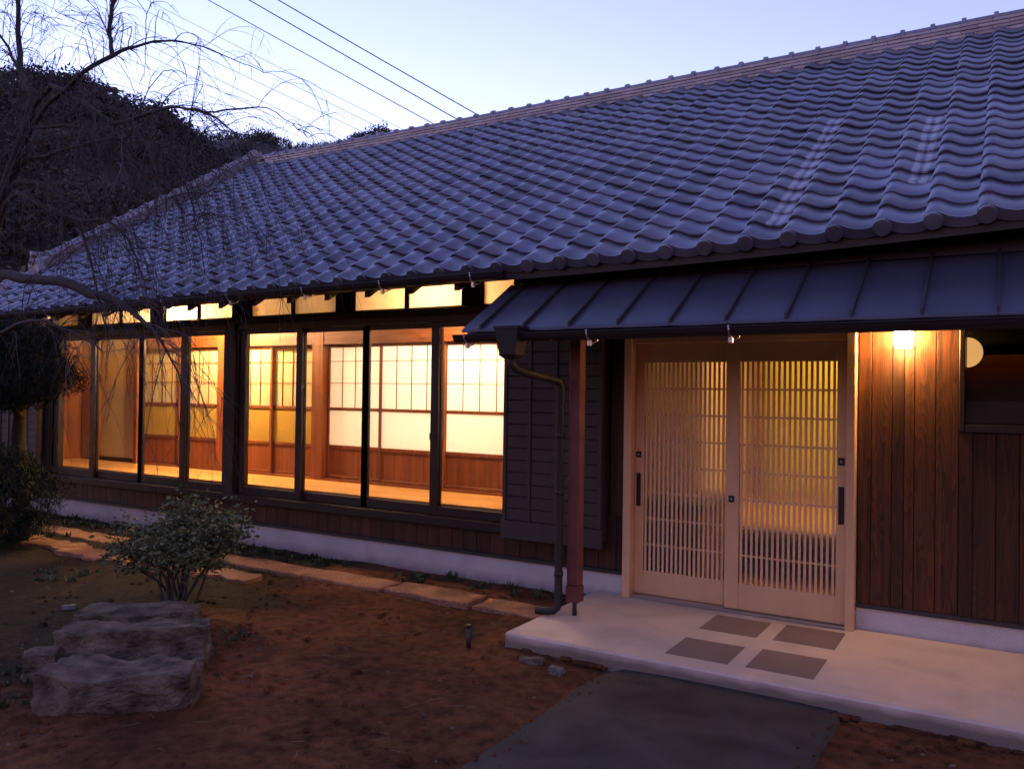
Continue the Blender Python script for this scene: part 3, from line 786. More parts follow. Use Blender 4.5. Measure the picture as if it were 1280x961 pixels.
for x in (-10.2, -9.1, -8.1, -7.08, -6.138, -5.19, -4.33, -3.45): bracket(x, 5.13, 2.448 - (-3.22 - x) * .00876, .052, mg)
for x in (-3.2, -2.27, -1.37, .45, 1.4): bracket(x, 4.70, 1.955, .05, pg)

# porch roof: standing-seam sheets
PY0, PZ0, PY1, PZ1 = 4.75, 1.997, 5.41, 2.392
pr_ = MB()
SX = [-3.288 + .0] + [-3.131 + .343 * k for k in range(0, 19)]
th = Vector((0, .03, -.05))
for dz, in [(0,)]:
    a0, a1 = -3.27, 3.3
    pr_.add([(a0, PY0 + .03, PZ0 - .03), (a1, PY0 + .03, PZ0 - .03), (a1, PY1, PZ1 - .012), (a0, PY1, PZ1 - .012), (a0, PY0 + .03, PZ0 - .075), (a1, PY0 + .03, PZ0 - .075), (a1, PY1, PZ1 - .06), (a0, PY1, PZ1 - .06)],
            [(0, 1, 2, 3), (7, 6, 5, 4), (0, 4, 5, 1), (0, 3, 7, 4)])
proof = pr_.build("porch_roof", M['black'], house)
sl = (PZ1 - PZ0) / (PY1 - PY0)
for a, b in zip(SX[:-1], SX[1:]):
    mb = MB()
    sag = .002 * random.random()
    pts_ = []
    for (y, z) in [(PY0, PZ0 - .018), (PY0 - .004, PZ0 - .002), (PY0 + .02, PZ0 + .014), ((PY0 + PY1) / 2, (PZ0 + PZ1) / 2 - .001 - sag), (PY1, PZ1)]:
        pts_.append([(a + .001, y, z + .001), (a * .75 + b * .25, y, z - sag), (a * .5 + b * .5, y, z - sag * 1.5), (a * .25 + b * .75, y, z - sag), (b - .001, y, z + .001)])
    P_ = np.array(pts_); ny, nx = P_.shape[:2]
    mb.add(P_.reshape(-1, 3).tolist(), [(j * nx + i, j * nx + i + 1, (j + 1) * nx + i + 1, (j + 1) * nx + i) for j in range(ny - 1) for i in range(nx - 1)], True)
    mb.build("metal_sheet", M['sheet'], proof)
    mb = MB(); h = .034; w = .007
    y0, z0 = PY0 - .003, PZ0 + .004
    mb.add([(b - w, y0, z0), (b + w, y0, z0), (b + w, PY1, PZ1 + .002), (b - w, PY1, PZ1 + .002), (b - w, y0, z0 + h * .9), (b + w, y0, z0 + h * .9), (b + w, PY1, PZ1 + h), (b - w, PY1, PZ1 + h)],
           [(0, 1, 5, 4), (1, 2, 6, 5), (3, 0, 4, 7), (4, 5, 6, 7)])
    mb.build("seam", M['flash'], proof)  # darker metal than the sheets, painting in the seams' shaded sides
MB().add([(-3.262, PY1 - .005, PZ1 + .005), (3.3, PY1 - .005, PZ1 + .005), (3.3, PY1 + .03, PZ1 + .16), (-3.262, PY1 + .03, PZ1 + .16), (-3.262, PY1 + .06, PZ1 - .02), (-3.262, PY1 + .06, PZ1 + .16)], [(0, 1, 2, 3), (0, 3, 5, 4)]).build("flashing", M['flash'], proof)
MB().bevbox(-3.25, 3.3, 5.18, 5.28, 1.955, 2.07, .005).build("porch_beam", M['black'], house)
for x in np.arange(-3.08, 3.2, .686):
    mb = MB(); w = .02
    mb.add([(x - w, PY0 + .16, PZ0 - .045), (x + w, PY0 + .16, PZ0 - .045), (x + w, 6.0, PZ0 - .076 + 1.25 * sl - .05), (x - w, 6.0, PZ0 - .076 + 1.25 * sl - .05), (x - w, PY0 + .16, PZ0 + .01), (x + w, PY0 + .16, PZ0 + .01), (x + w, 6.0, PZ0 - .076 + 1.25 * sl), (x - w, 6.0, PZ0 - .076 + 1.25 * sl)],
           [(0, 3, 2, 1), (4, 5, 6, 7), (0, 1, 5, 4), (1, 2, 6, 5), (2, 3, 7, 6), (3, 0, 4, 7)])
    mb.build("porch_rafter", M['black'], proof)
# soffit board closing the porch roof towards the wall
MB().add([(-3.25, 5.30, 2.32), (3.3, 5.30, 2.32), (3.3, 6.0, 2.42), (-3.25, 6.0, 2.42), (-3.25, 5.30, 2.30), (3.3, 5.30, 2.30), (3.3, 6.0, 2.40), (-3.25, 6.0, 2.40)], [(0, 1, 2, 3), (7, 6, 5, 4)]).build("porch_soffit", M['black'], proof)

# porch post on its pin
pp = MB().bevbox(-2.657, -2.570, 5.18, 5.268, .215, 1.955, .006).build("porch_post", M['redsteel'], house)
MB().bevbox(-2.662, -2.565, 5.175, 5.273, .098, .214, .004).build("post_shoe", M['redsteel'], pp)
MB().tube([(-2.613, 5.224, 0), (-2.613, 5.224, .1)], .016, 10).build("post_pin", M['flash'], pp)
# hopper and downspout
mb = MB()
def frustum(mb, cx, cy_, z0, z1, a0, b0, a1, b1):
    vs = [(cx - a0, cy_ - b0, z0), (cx + a0, cy_ - b0, z0), (cx + a0, cy_ + b0, z0), (cx - a0, cy_ + b0, z0), (cx - a1, cy_ - b1, z1), (cx + a1, cy_ - b1, z1), (cx + a1, cy_ + b1, z1), (cx - a1, cy_ + b1, z1)]
    mb.add(vs, [(0, 3, 2, 1), (4, 5, 6, 7), (0, 1, 5, 4), (1, 2, 6, 5), (2, 3, 7, 6), (3, 0, 4, 7)])
frustum(mb, -2.838, 4.69, 1.815, 1.985, .062, .060, .088, .078); frustum(mb, -2.838, 4.69, 1.986, 2.004, .096, .084, .096, .084)
frustum(mb, -2.838, 4.69, 1.79, 1.815, .04, .04, .068, .064)
MB_h = mb.build("rain_hopper", M['gutter'], pg)
ds = MB()
ds.tube([(-2.838, 4.69, 1.81), (-2.838, 4.69, 1.755), (-2.825, 4.715, 1.725), (-2.79, 4.79, 1.70), (-2.715, 5.09, 1.655), (-2.705, 5.125, 1.645), (-2.70, 5.14, 1.61), (-2.70, 5.14, .10), (-2.705, 5.13, .06), (-2.725, 5.115, .04), (-2.76, 5.10, .035), (-2.845, 5.08, .032)], .0285, 12)
dso = ds.build("downspout", M['gutter'], house)
for z in (1.25, .85, .28):
    MB().tube([(-2.70, 5.14, z), (-2.70, 5.14, z + .03)], .033, 12).build("pipe_joint", M['gutter'], dso)
#@@ INTERIOR
# ------------------------------------------------------------------ corridor behind the glass
YS = 6.91
FZ = .545
flo = MB().box(-11.5, -2.62, 6.12, 14.4, .40, FZ - .012).build("interior_floor", M['floor'], house)
random.seed(5)
for k in range(7):
    y0 = 6.122 + k * .113
    x = -11.45 - random.uniform(0, 1)
    while x < -2.65:
        L_ = random.uniform(1.5, 2.2)
        MB().bevbox(max(x, -11.45), min(x + L_, -2.65) - .001, y0, y0 + .112, FZ - .011, FZ, .0012).build("floorboard", M['floor'], flo); x += L_
MB().box(-11.5, -2.62, 6.12, YS + .05, 2.68, 2.70).build("corridor_ceiling", M['ceiling'], house)
# kamoi (head rail), sill rail, wall above
MB().box(-10.0, -3.1, YS - .03, YS + .06, 2.085, 2.31).build("head_rail", M['redwoodx'], house)
MB().box(-11.5, -2.62, YS, YS + .05, 2.311, 2.68).build("corridor_wall", M['plaster'], house)
MB().box(-10.0, -3.1, YS - .03, YS + .06, FZ, FZ + .02).build("sill_rail", M['redwoodx'], house)
def shoji(x0, x1, Y, pap, low, nv=4):
    s = MB(); st = .034; T = .028; z0, z1 = FZ + .021, 2.084
    s.bevbox(x0, x0 + st, Y, Y + T, z0, z1, .002); s.bevbox(x1 - st, x1, Y, Y + T, z0, z1, .002)
    zs = [(z0, .60), (.908, .945), (1.338, 1.372), (z1 - .035, z1)]
    for a, b in zs: s.bevbox(x0 + st, x1 - st, Y + .002, Y + T - .002, a, b, .002)
    o = s.build("shoji_screen", M['redwood'], house)
    MB().box(x0 + st, x1 - st, Y + .012, Y + .018, .601, .907).build("wood_panel", M['redwood'], o)
    MB().box(x0 + st, x1 - st, Y + .012, Y + .018, .946, 1.337).build("lower_panel", low, o)
    MB().box(x0 + st, x1 - st, Y + .015, Y + .018, 1.373, z1 - .036).build("paper", pap, o)
    p = (x1 - x0 - 2 * st) / nv
    for k in range(1, nv): MB().box(x0 + st + k * p - .0035, x0 + st + k * p + .0035, Y + .0065, Y + .0145, 1.373, z1 - .036).build("muntin", M['redwood'], o)
    for z in (1.645, 1.892): MB().box(x0 + st, x1 - st, Y + .004, Y + .0064, z - .0035, z + .0035).build("muntin", M['redwoodx'], o)
    return o
for k, (a, b) in enumerate([(-6.655, -5.83), (-5.865, -4.985), (-5.02, -4.14), (-4.175, -3.32)]):
    shoji(a, b, YS + (.0 if k % 2 else .032), M['paper_w'], M['paper_w'])
for k, (a, b) in enumerate([(-8.28, -7.52), (-7.59, -6.84)]):
    shoji(a, b, YS + (.032 if k % 2 else 0), M['paper_y'], M['paper_b'])
for k, (a, b) in enumerate([(-10.06, -9.19), (-9.24, -8.45)]):
    shoji(a, b, YS + (.0 if k % 2 else .032), M['paper_y'], M['paper_b'])
for a, b in [(-6.835, -6.665), (-8.45, -8.29), (-10.13, -10.06), (-11.07, -10.945), (-3.30, -3.16)]:
    MB().bevbox(a, b, YS - .035, YS + .09, FZ, 2.68, .003).build("interior_post", M['redwood'], house)
MB().box(-10.94, -10.13, YS + .02, YS + .05, FZ, 2.31).build("corridor_wall", M['plaster'], house)
MB().box(-11.45, -11.07, YS + .02, YS + .05, FZ, 2.31).build("corridor_wall", M['plaster'], house)
MB().box(-11.07, -10.13, YS + .005, YS + .0195, FZ + .001, FZ + .055).build("baseboard", M['postwood'], house)
MB().box(-11.45, -11.40, 6.13, YS + .02, FZ, 2.68).build("end_wall", M['redwood'], house)
MB().box(-3.0, -2.95, 6.13, 10, FZ, 2.68).build("partition", M['plaster'], house)
# rooms behind the screens
MB().box(-11.5, -2.62, 10.0, 10.05, FZ, 2.75).build("room_wall", M['plaster'], house)
MB().box(-6.8, -6.74, YS + .1, 10, FZ, 2.75).build("partition", M['plaster'], house)
MB().box(-11.5, -2.62, YS + .1, 10.0, 2.75, 2.77).build("room_ceiling", M['ceiling'], house)
def lamp(name, loc, power, col, rad, label):
    l = bpy.data.lights.new(name, 'POINT'); l.energy = power * LAMP_W; l.color = col; l.shadow_soft_size = rad
    o = bpy.data.objects.new(name, l); COL.objects.link(o); o.location = loc; return o
WARM = (1.0, .63, .31)
LC = [(-4.45, 6.50), (-8.05, 6.50)]
for i, (x, y) in enumerate(LC):
    t = empty("ceiling_lamp", (x, y, 2.50), label=["round ceiling lamp in the corridor behind the two rightmost panes", "round ceiling lamp in the corridor behind the left bay of panes"][i], cat="ceiling lamp", group="corridor ceiling lamps")
    MB().tube([(x, y, 2.66), (x, y, 2.68)], .09, 16).build("base", M['lampwhite'], t)
    mb = MB(); mb.tube([(x, y, 2.655 - .11 * k / 6) for k in range(7)], [.05 + .06 * math.sin(math.pi * min(1, (k + .5) / 6.5)) for k in range(7)], 16); mb.build("globe", M['globe'], t)
    lamp("corridor_light", (x, y, 2.46), 17 if i == 0 else 62, WARM, .09, '')
lamp("room_light", (-5.0, 8.5, 2.3), 85, (1.0, .93, .83), .2, '')

# entrance hall behind the lattice doors
hall = MB()
hall.box(-2.60, .9, 6.12, 9.6, -.02, .001)
hf = hall.build("hall_floor", simple("hall_floor_tile", (.34, .125, .035), .6, 0, .2), house)
MB().box(-2.62, -2.56, 7.9, 9.6, 0, 2.75).build("hall_wall", M['plaster'], house)
MB().box(-2.62, -2.56, 6.12, 7.9, 0, 2.75).build("hall_wall", simple("brown_hall_board", (.15, .07, .045), .8, 0, .1), house)
MB().bevbox(-2.555, -2.06, 6.32, 7.25, .002, .66, .005).build("hall_cupboard", simple("brown_cupboard", (.20, .085, .05), .7, 0, .1), house)
MB().bevbox(-2.555, -2.04, 6.31, 7.26, .661, .70, .005).build("hall_rail", M['black'], house)
MB().box(-.30, -.24, 6.162, 9.6, 0, 2.75).build("hall_wall", M['plaster'], house)
MB().box(-2.56, -.30, 7.3, 7.36, .0, .40).build("hall_step", M['black'], house)
MB().box(-2.56, -.30, 7.361, 9.6, .34, .40).build("hall_step", M['floor'], house)
MB().box(-2.56, -.30, 9.5, 9.6, .36, 2.75).build("hall_wall", simple("ochre_plaster", (.60, .47, .07), .9, 0, .05), house)
MB().box(-2.56, -.30, 9.44, 9.49, .36, .46).build("hall_panel", M['redwood'], house)
MB().box(-2.545, -2.36, 9.40, 9.439, .40, 2.2).build("hall_panel", M['redwood'], house)
MB().box(-2.56, -.30, 6.12, 9.6, 2.75, 2.77).build("hall_ceiling", M['ceiling'], house)
lamp("hall_light", (-1.1, 8.6, 2.4), 15, (1.0, .72, .32), .12, '')

# wall lamp by the entrance
lx, ly, lz0, lz1 = -.588, 5.985, 1.885, 2.035
wl_ = empty("wall_lamp", (lx, ly, lz0), label="lit louvred wall lamp on the boards right of the entrance", cat="wall lamp")
MB().bevbox(lx - .05, lx + .05, ly - .016, ly - .001, lz0 + .0, lz1 + .01, .003).build("back_plate", M['lampwhite'], wl_)
mb = MB(); mb.bevbox(lx - .049, lx + .049, ly - .108, ly - .02, lz0 + .010, lz1, .012); mb.build("lamp_glass", M['lampshade'], wl_)
for k in range(7):
    z = lz0 + .006 + k * .0225
    mb = MB(); mb.box(lx - .062, lx + .062, ly - .122, ly - .112, z, z + .005); mb.box(lx - .062, lx - .052, ly - .112, ly - .018, z, z + .005); mb.box(lx + .052, lx + .062, ly - .112, ly - .018, z, z + .005)
    mb.build("louver", M['lampwhite'], wl_)
MB().box(lx - .066, lx + .066, ly - .126, ly - .016, lz1 + .012, lz1 + .02).build("lamp_cap", M['lampwhite'], wl_)
#@@ GARDEN
# ------------------------------------------------------------------ stone path along the house
path = empty("stone_path", (-6.5, 5.3, -.08), kind='structure')
random.seed(11)
x = -10.6
def slabstone(x0, x1, y0, y1, zt, name, par, material, thick=.07, jag=.015, **kw):
    n = 6; pts_ = []
    for t in range(n): pts_.append((x0 + (x1 - x0) * t / n, y0 + random.uniform(-jag, jag)))
    for t in range(2): pts_.append((x1 + random.uniform(-jag, jag), y0 + (y1 - y0) * t / 2))
    for t in range(n): pts_.append((x1 - (x1 - x0) * t / n, y1 + random.uniform(-jag, jag)))
    for t in range(2): pts_.append((x0 + random.uniform(-jag, jag), y1 - (y1 - y0) * t / 2))
    k = len(pts_); cx = sum(p[0] for p in pts_) / k; cy_ = sum(p[1] for p in pts_) / k
    vs = [(p[0], p[1], zt - thick) for p in pts_] + [(p[0], p[1], zt - .008) for p in pts_] + [(cx + (p[0] - cx) * .97, cy_ + (p[1] - cy_) * .94, zt + random.uniform(-.004, .004)) for p in pts_] + [(cx, cy_, zt)]
    fs = []
    for r_ in range(2):
        for i in range(k): fs.append((r_ * k + i, r_ * k + (i + 1) % k, (r_ + 1) * k + (i + 1) % k, (r_ + 1) * k + i))
    for i in range(k): fs.append((2 * k + i, 2 * k + (i + 1) % k, 3 * k))
    mb = MB(); mb.add(vs, fs); return mb.build(name, material, par, **kw)
while x < -3.05:
    L_ = random.uniform(.75, 1.0)
    slabstone(x, min(x + L_ - random.uniform(.01, .05), -2.9), 5.22 + random.uniform(-.03, .02), 5.50 + random.uniform(-.02, .03), -.052 + random.uniform(-.012, .008), "paving_stone", path, M['sandstone'], jag=.024)
    x += L_
for (a, b, c, d_) in [(-9.6, -8.9, 4.75, 5.0), (-8.85, -8.1, 4.72, 5.02), (-8.05, -7.4, 4.62, 4.92), (-7.35, -6.8, 4.68, 4.98), (-6.7, -6.1, 4.72, 4.96), (-6.02, -5.5, 4.78, 5.0)]:
    slabstone(a, b, c, d_, -.05 + random.uniform(-.01, .01), "paving_stone", path, M['sandstone'], jag=.05)

# rough stones
def rock(name, c, ax, L, Wd, H, seed, material, tilt=0, amp=.03, sq=.9, **kw):
    n = 26; vs = {}; V_ = []; F_ = []
    ax = Vector((ax[0], ax[1], 0)).normalized(); bx = Vector((-ax.y, ax.x, 0))
    me_ = MB()
    def pt(u):  # unit cube point -> rounded, displaced
        u = Vector(u); s = u.normalized() * 1.0
        q = Vector([math.copysign(abs(t) ** .9, t) for t in u]); q = q * sq + s * (1 - sq)
        w = c + ax * q.x * L / 2 + bx * q.y * Wd / 2 + Vector((0, 0, (q.z + 1) * H / 2 + tilt * q.x))
        nn = Vector((mnoise.noise(w * 5 + Vector((seed, 0, 0))), mnoise.noise(w * 5 + Vector((0, seed, 0))), mnoise.noise(w * 5 + Vector((0, 0, seed))))) * amp
        nn += Vector((mnoise.noise(w * 17 + Vector((seed, 3, 0))), mnoise.noise(w * 17 + Vector((2, seed, 0))), mnoise.noise(w * 17 + Vector((0, 5, seed))))) * amp * .4
        e_ = w * 9 + Vector((seed, seed, 0)); rg = 1 - abs(mnoise.noise(e_)) * 2; rg2 = 1 - abs(mnoise.noise(e_ * 3.1)) * 2
        return w + nn - s * amp * (.45 * max(0, rg - .55) + .35 * max(0, rg2 - .3)) + s * amp * .18 * mnoise.noise(w * 60)
    idx = {}
    def vid(i, j, k):
        key = (i, j, k)
        if key not in idx: idx[key] = len(V_); V_.append(pt((2 * i / n - 1, 2 * j / n - 1, 2 * k / n - 1)))
        return idx[key]
    for a in range(n):
        for b in range(n):
            F_ += [(vid(a, b, n), vid(a + 1, b, n), vid(a + 1, b + 1, n), vid(a, b + 1, n)), (vid(a, b + 1, 0), vid(a + 1, b + 1, 0), vid(a + 1, b, 0), vid(a, b, 0)),
                   (vid(a, 0, b), vid(a + 1, 0, b), vid(a + 1, 0, b + 1), vid(a, 0, b + 1)), (vid(a, n, b + 1), vid(a + 1, n, b + 1), vid(a + 1, n, b), vid(a, n, b)),
                   (vid(0, a, b + 1), vid(0, a + 1, b + 1), vid(0, a + 1, b), vid(0, a, b)), (vid(n, a, b), vid(n, a + 1, b), vid(n, a + 1, b + 1), vid(n, a, b + 1))]
    me_.add(V_, F_, False); return me_.build(name, material, **kw)
AX = (.72, .60)
rock("stone_block", Vector((-4.03, 2.69, -.15)), AX, .80, .34, .235, 2.0, M['rock'], amp=.036, label="low rough brown stone block, foremost of the three by the bush", cat="stone block", group="rough stone blocks in front of the bush")
rock("stone_block", Vector((-4.42, 3.05, -.15)), AX, .84, .26, .315, 7.0, M['rock'], amp=.03, label="tallest rough stone block in the middle, pale broken left end", cat="stone block", group="rough stone blocks in front of the bush")
rock("stone_block", Vector((-5.0, 3.46, -.15)), AX, .78, .32, .235, 13.0, M['rock'], amp=.024, label="flat-topped stone slab at the back, nearest the bush", cat="stone block", group="rough stone blocks in front of the bush")
rock("stone", Vector((-4.66, 2.63, -.13)), AX, .18, .16, .2, 21.0, M['rock'], amp=.03, label="small stone left of the foremost stone block", cat="stone")
p = at(58, 744, 4.3); rock("stone", Vector((-5.95, 3.55, -.12)), AX, .09, .07, .07, 31.0, M['rockl'], amp=.015, label="white pebble lying alone on dark soil left of the bush", cat="stone")
rock("stone", Vector((-2.31, 4.36, -.13)), (1, 0), .09, .06, .055, 41.0, M['rockl'], amp=.02, label="small flat stone in the dirt in front of the slab's left corner", cat="stone")
rock("stone", Vector((-2.52, 4.45, -.12)), (1, .3), .17, .06, .05, 51.0, M['rock'], amp=.02, label="brown flat stone lying under the slab's front edge", cat="stone")
# broken mortar along the lower slab edge
mb = MB()
for k in range(70):
    x = -2.75 + k * .055 + random.uniform(-.02, .02)
    if x > 1.0: break
    if -2.06 < x < -.74 and k % 3: continue
    s_ = random.uniform(.012, .03); y = 4.60 - random.uniform(0, .05); z = -.112 + random.uniform(0, .02)
    mb.bevbox(x - s_ * 1.5, x + s_ * 1.5, y - s_, y + s_ * .6, z - s_ * .5, z + s_ * .6, s_ * .3)
mb.build("soil_clods", M['dirt'], kind='stuff')

# stake in the soil
st = MB(); st.tube([(-3.01, 4.48, -.16), (-3.008, 4.478, .03)], [.016, .018], 10); st.tube([(-3.008, 4.478, .03), (-3.0075, 4.4775, .045)], [.022, .022], 10)
st.build("stake", M['black'], label="short black stake standing in the bare soil left of the slab", cat="stake")

# weeds, straw, pebbles
def tufts(name, spots, material, n_each, size, spread, label=None):
    V_ = []; 
    for (x, y, z, s_) in spots:
        k = max(3, int(n_each * s_)); a = rng.uniform(0, 2 * math.pi, k); r_ = rng.uniform(0, spread, k) * s_
        c = np.stack([x + r_ * np.cos(a), y + r_ * np.sin(a), np.full(k, z)], 1)
        h = size * s_ * rng.uniform(.4, 1.2, k); ln = rng.uniform(0, .9, k)
        d_ = np.stack([np.cos(a) * ln, np.sin(a) * ln, np.ones(k)], 1) * h[:, None]
        side = np.stack([-np.sin(a), np.cos(a), np.zeros(k)], 1) * (size * rng.uniform(.08, .32, k)[:, None])
        V_.append(np.stack([c - side * .6, c + side * .6, c + d_ * .6 + side, c + d_ * 1.0, ], 1))
    V_ = np.concatenate(V_).reshape(-1, 3); me_ = bpy.data.meshes.new(name); np_mesh(me_, V_, np.arange(len(V_)).reshape(-1, 4)); me_.materials.append(material)
    return link(name, me_, (0, 0, 0), kind='stuff')
sp_ = []
for k in range(260):
    x = rng.uniform(-10.8, -2.85); dens = mnoise.noise(Vector((x * 1.1, 2, 0)))
    if dens < -.15: continue
    y = rng.uniform(5.62, 5.98); sp_.append((x, y, ground_z(x, y) - .005, rng.uniform(.15, 1.0) ** 1.3))
for k in range(230):
    x = rng.uniform(-10.5, -4.6); y = rng.uniform(5.02, 5.20)
    if mnoise.noise(Vector((x * .9, 7, 0))) < -.1: continue
    sp_.append((x, y, ground_z(x, y) - .005, rng.uniform(.15, .9) ** 1.3))
for k in range(500):
    x = rng.uniform(-8, -4.3); y = rng.uniform(2.2, 4.4)
    if mnoise.noise(Vector((x * 1.2, y * 1.2, 4))) < .12: continue
    sp_.append((x, y, ground_z(x, y) - .005, rng.uniform(.3, .7)))
tufts("weeds", sp_, M['weed'], 18, .062, .075)
mb = MB()
for k in range(90):
    if k < 60: x = rng.uniform(-4.6, -2.2); y = rng.uniform(1.9, 3.6)
    else: x = rng.uniform(-7, -3); y = rng.uniform(2.5, 5)
    L_ = rng.uniform(.03, .11); a = rng.uniform(0, 6.28); z = ground_z(x, y) + .006
    mb.tube([(x, y, z), (x + L_ * .5 * math.cos(a), y + L_ * .5 * math.sin(a), z + rng.uniform(.0, .006)), (x + L_ * math.cos(a + .1), y + L_ * math.sin(a + .1), z + .002)], .0013, 3, cap=False)
mb.build("straw", M['straw'], kind='stuff')
mb = MB()
for k in range(150):
    x = rng.uniform(-7, -2.1) if k % 4 else rng.uniform(-.6, 1.2); y = rng.uniform(2.0, 5.1) if k % 4 else rng.uniform(3.6, 4.5)
    s_ = rng.uniform(.004, .013); z = ground_z(x, y)
    mb.tube([(x - s_, y, z), (x - s_ * .3, y, z + s_ * .5), (x + s_ * .6, y + s_ * .2, z + s_ * .4), (x + s_ * 1.2, y, z)], [s_ * .4, s_, s_ * .9, s_ * .3], 5, smooth=False)
mb.build("pebbles", M['rockd'], kind='stuff')
mb = MB()
for k in range(900):
    x = rng.uniform(-6.5, -2.1) if k % 5 else rng.uniform(-.7, 1.0); y = rng.uniform(2.0, 5.15) if k % 5 else rng.uniform(3.8, 4.55)
    if mnoise.noise(Vector((x * 1.7, y * 1.7, 8))) < -.05: continue
    s_ = rng.uniform(.005, .02) * (1 if rng.random() < .9 else 1.7); z = ground_z(x, y) - s_ * .2; a_ = rng.uniform(0, 3.14); dx, dy = math.cos(a_) * s_, math.sin(a_) * s_
    mb.tube([(x - dx, y - dy, z), (x - dx * .3, y - dy * .3, z + s_ * .45), (x + dx * .6, y + dy * .6, z + s_ * .35), (x + dx * 1.2, y + dy * 1.2, z)], [s_ * .4, s_ * .9, s_ * .8, s_ * .3], 5, smooth=False)
for k in range(110):      # soil spilled over the asphalt edges
    side = rng.random() < .6; y = rng.uniform(2.6, 4.6); x = (-2.05 + rng.exponential(.06)) if side else (-.735 - rng.exponential(.05)); s_ = rng.uniform(.002, .008); z = -.078 + (.012 if .1 < x + 2.05 < 1.1 else 0)
    mb.tube([(x - s_, y, z), (x - s_ * .3, y, z + s_ * .6), (x + s_ * .6, y + s_ * .3, z + s_ * .4), (x + s_ * 1.2, y, z)], [s_ * .4, s_, s_ * .8, s_ * .3], 5, smooth=False)
mb.build("dirt_clods", M['dirt'], kind='stuff')

# ------------------------------------------------------------------ round bush
def bush():
    c = Vector((-5.28, 3.98, -.10))
    b = empty("bush", c, label="round leafy bush with bare lower stems behind the stone blocks", cat="bush")
    tips = []; random.seed(21)
    stems = MB()
    for k in range(24):
        a = random.uniform(0, 6.28); r_ = random.uniform(.10, .43); h = random.uniform(.48, .80) * (1 - .3 * (r_ / .45) ** 2) * random.choice([1, 1, 1, 1.12])
        p0 = c + Vector((random.uniform(-.10, .10), random.uniform(-.08, .08), 0)); p3 = c + Vector((r_ * math.cos(a), r_ * math.sin(a) * .9, h))
        p1 = p0.lerp(p3, .35) + Vector((random.uniform(-.05, .05), random.uniform(-.05, .05), .08)); p2 = p0.lerp(p3, .7) + Vector((random.uniform(-.05, .05), random.uniform(-.05, .05), .06))
        stems.tube([p0, p1, p2, p3], [.011, .008, .005, .003], 5, cap=False)
        tips += [p3, p2.lerp(p3, .5), p2]
        for q in range(4):
            s0 = p1.lerp(p3, random.uniform(.2, .9)); e = s0 + Vector((random.uniform(-.2, .2), random.uniform(-.2, .2), random.uniform(.02, .2)))
            stems.tube([s0, s0.lerp(e, .5) + Vector((0, 0, .02)), e], [.004, .003, .002], 4, cap=False); tips += [e, s0.lerp(e, .6)]
    stems.build("stems", M['bark'], b)
    n_per = 34; T_ = np.array([tuple(t) for t in tips]); nn = len(T_) * n_per
    cc = np.repeat(T_, n_per, 0) + rng.normal(size=(nn, 3)) * np.array([.055, .055, .045])
    keep = cc[:, 2] > .18; cc = cc[keep]
    a, bb = rand_axes(len(cc)); a[:, 2] = np.abs(a[:, 2]) * .6
    v, f = quads(cc, a, bb, rng.uniform(.009, .030, len(cc)))
    me_ = bpy.data.meshes.new("leaves"); np_mesh(me_, v - np.array(c), f); me_.materials.append(M['bushleaf']); link("leaves", me_, c, b, kind='stuff')
bush()

# ------------------------------------------------------------------ clipped pine at the left edge
def pine():
    b0 = Vector((-8.95, 4.75, -.1))
    t = empty("pine_tree", b0, label="dark cloud-pruned pine at the left edge of the garden", cat="pine tree")
    tr = MB(); tr.tube([b0, b0 + Vector((.05, .02, .5)), b0 + Vector((-.1, .05, 1.1)), b0 + Vector((.05, 0, 1.7)), b0 + Vector((.1, 0, 2.1))], [.10, .09, .075, .05, .03], 8)
    pads = [((-8.60, 4.6, 1.78), (.62, .5, .30)), ((-8.1, 4.55, 1.62), (.36, .4, .20)), ((-8.9, 4.7, 2.08), (.5, .45, .18)), ((-8.75, 4.55, 1.45), (.5, .4, .16)),
            ((-8.65, 4.6, .42), (.42, .45, .32)), ((-8.95, 4.5, .72), (.45, .4, .22)), ((-8.8, 4.5, .12), (.5, .45, .18)), ((-9.4, 4.7, 1.6), (.6, .5, .3)), ((-9.4, 4.7, .6), (.5, .5, .3))]
    for c, r_ in pads:
        tr.tube([b0 + Vector((0, .03, max(.1, c[2] - .1))), Vector(c) - Vector((0, 0, r_[2] * .6))], [.035, .02], 6, cap=False)
    tr.build("trunk", M['pinebark'], t)
    CC = []; 
    for c, r_ in pads:
        k = int(3300 * r_[0] * r_[1] / .2 * (r_[2] / .25) ** .5)
        u = rng.normal(size=(k, 3)); u /= np.linalg.norm(u, axis=1)[:, None]; rad = rng.uniform(.55, 1.03, (k, 1))
        lump = 1 + .22 * np.sin(u[:, :1] * 7 + c[0] * 5) * np.cos(u[:, 1:2] * 6 + c[2])
        CC.append(np.array(c) + u * rad * lump * np.array(r_))
    cc = np.concatenate(CC); a, bb = rand_axes(len(cc)); a[:, 2] = np.abs(a[:, 2]) + .3; a /= np.linalg.norm(a, axis=1)[:, None]
    v = np.stack([cc - bb * .0035, cc + bb * .0035, cc + a * rng.uniform(.05, .085, (len(cc), 1)) + bb * .002, cc + a * .06 - bb * .004], 1).reshape(-1, 3)
    me_ = bpy.data.meshes.new("needles"); np_mesh(me_, v - np.array(b0), np.arange(len(v)).reshape(-1, 4)); me_.materials.append(M['needle']); link("needles", me_, b0, t, kind='stuff')
pine()

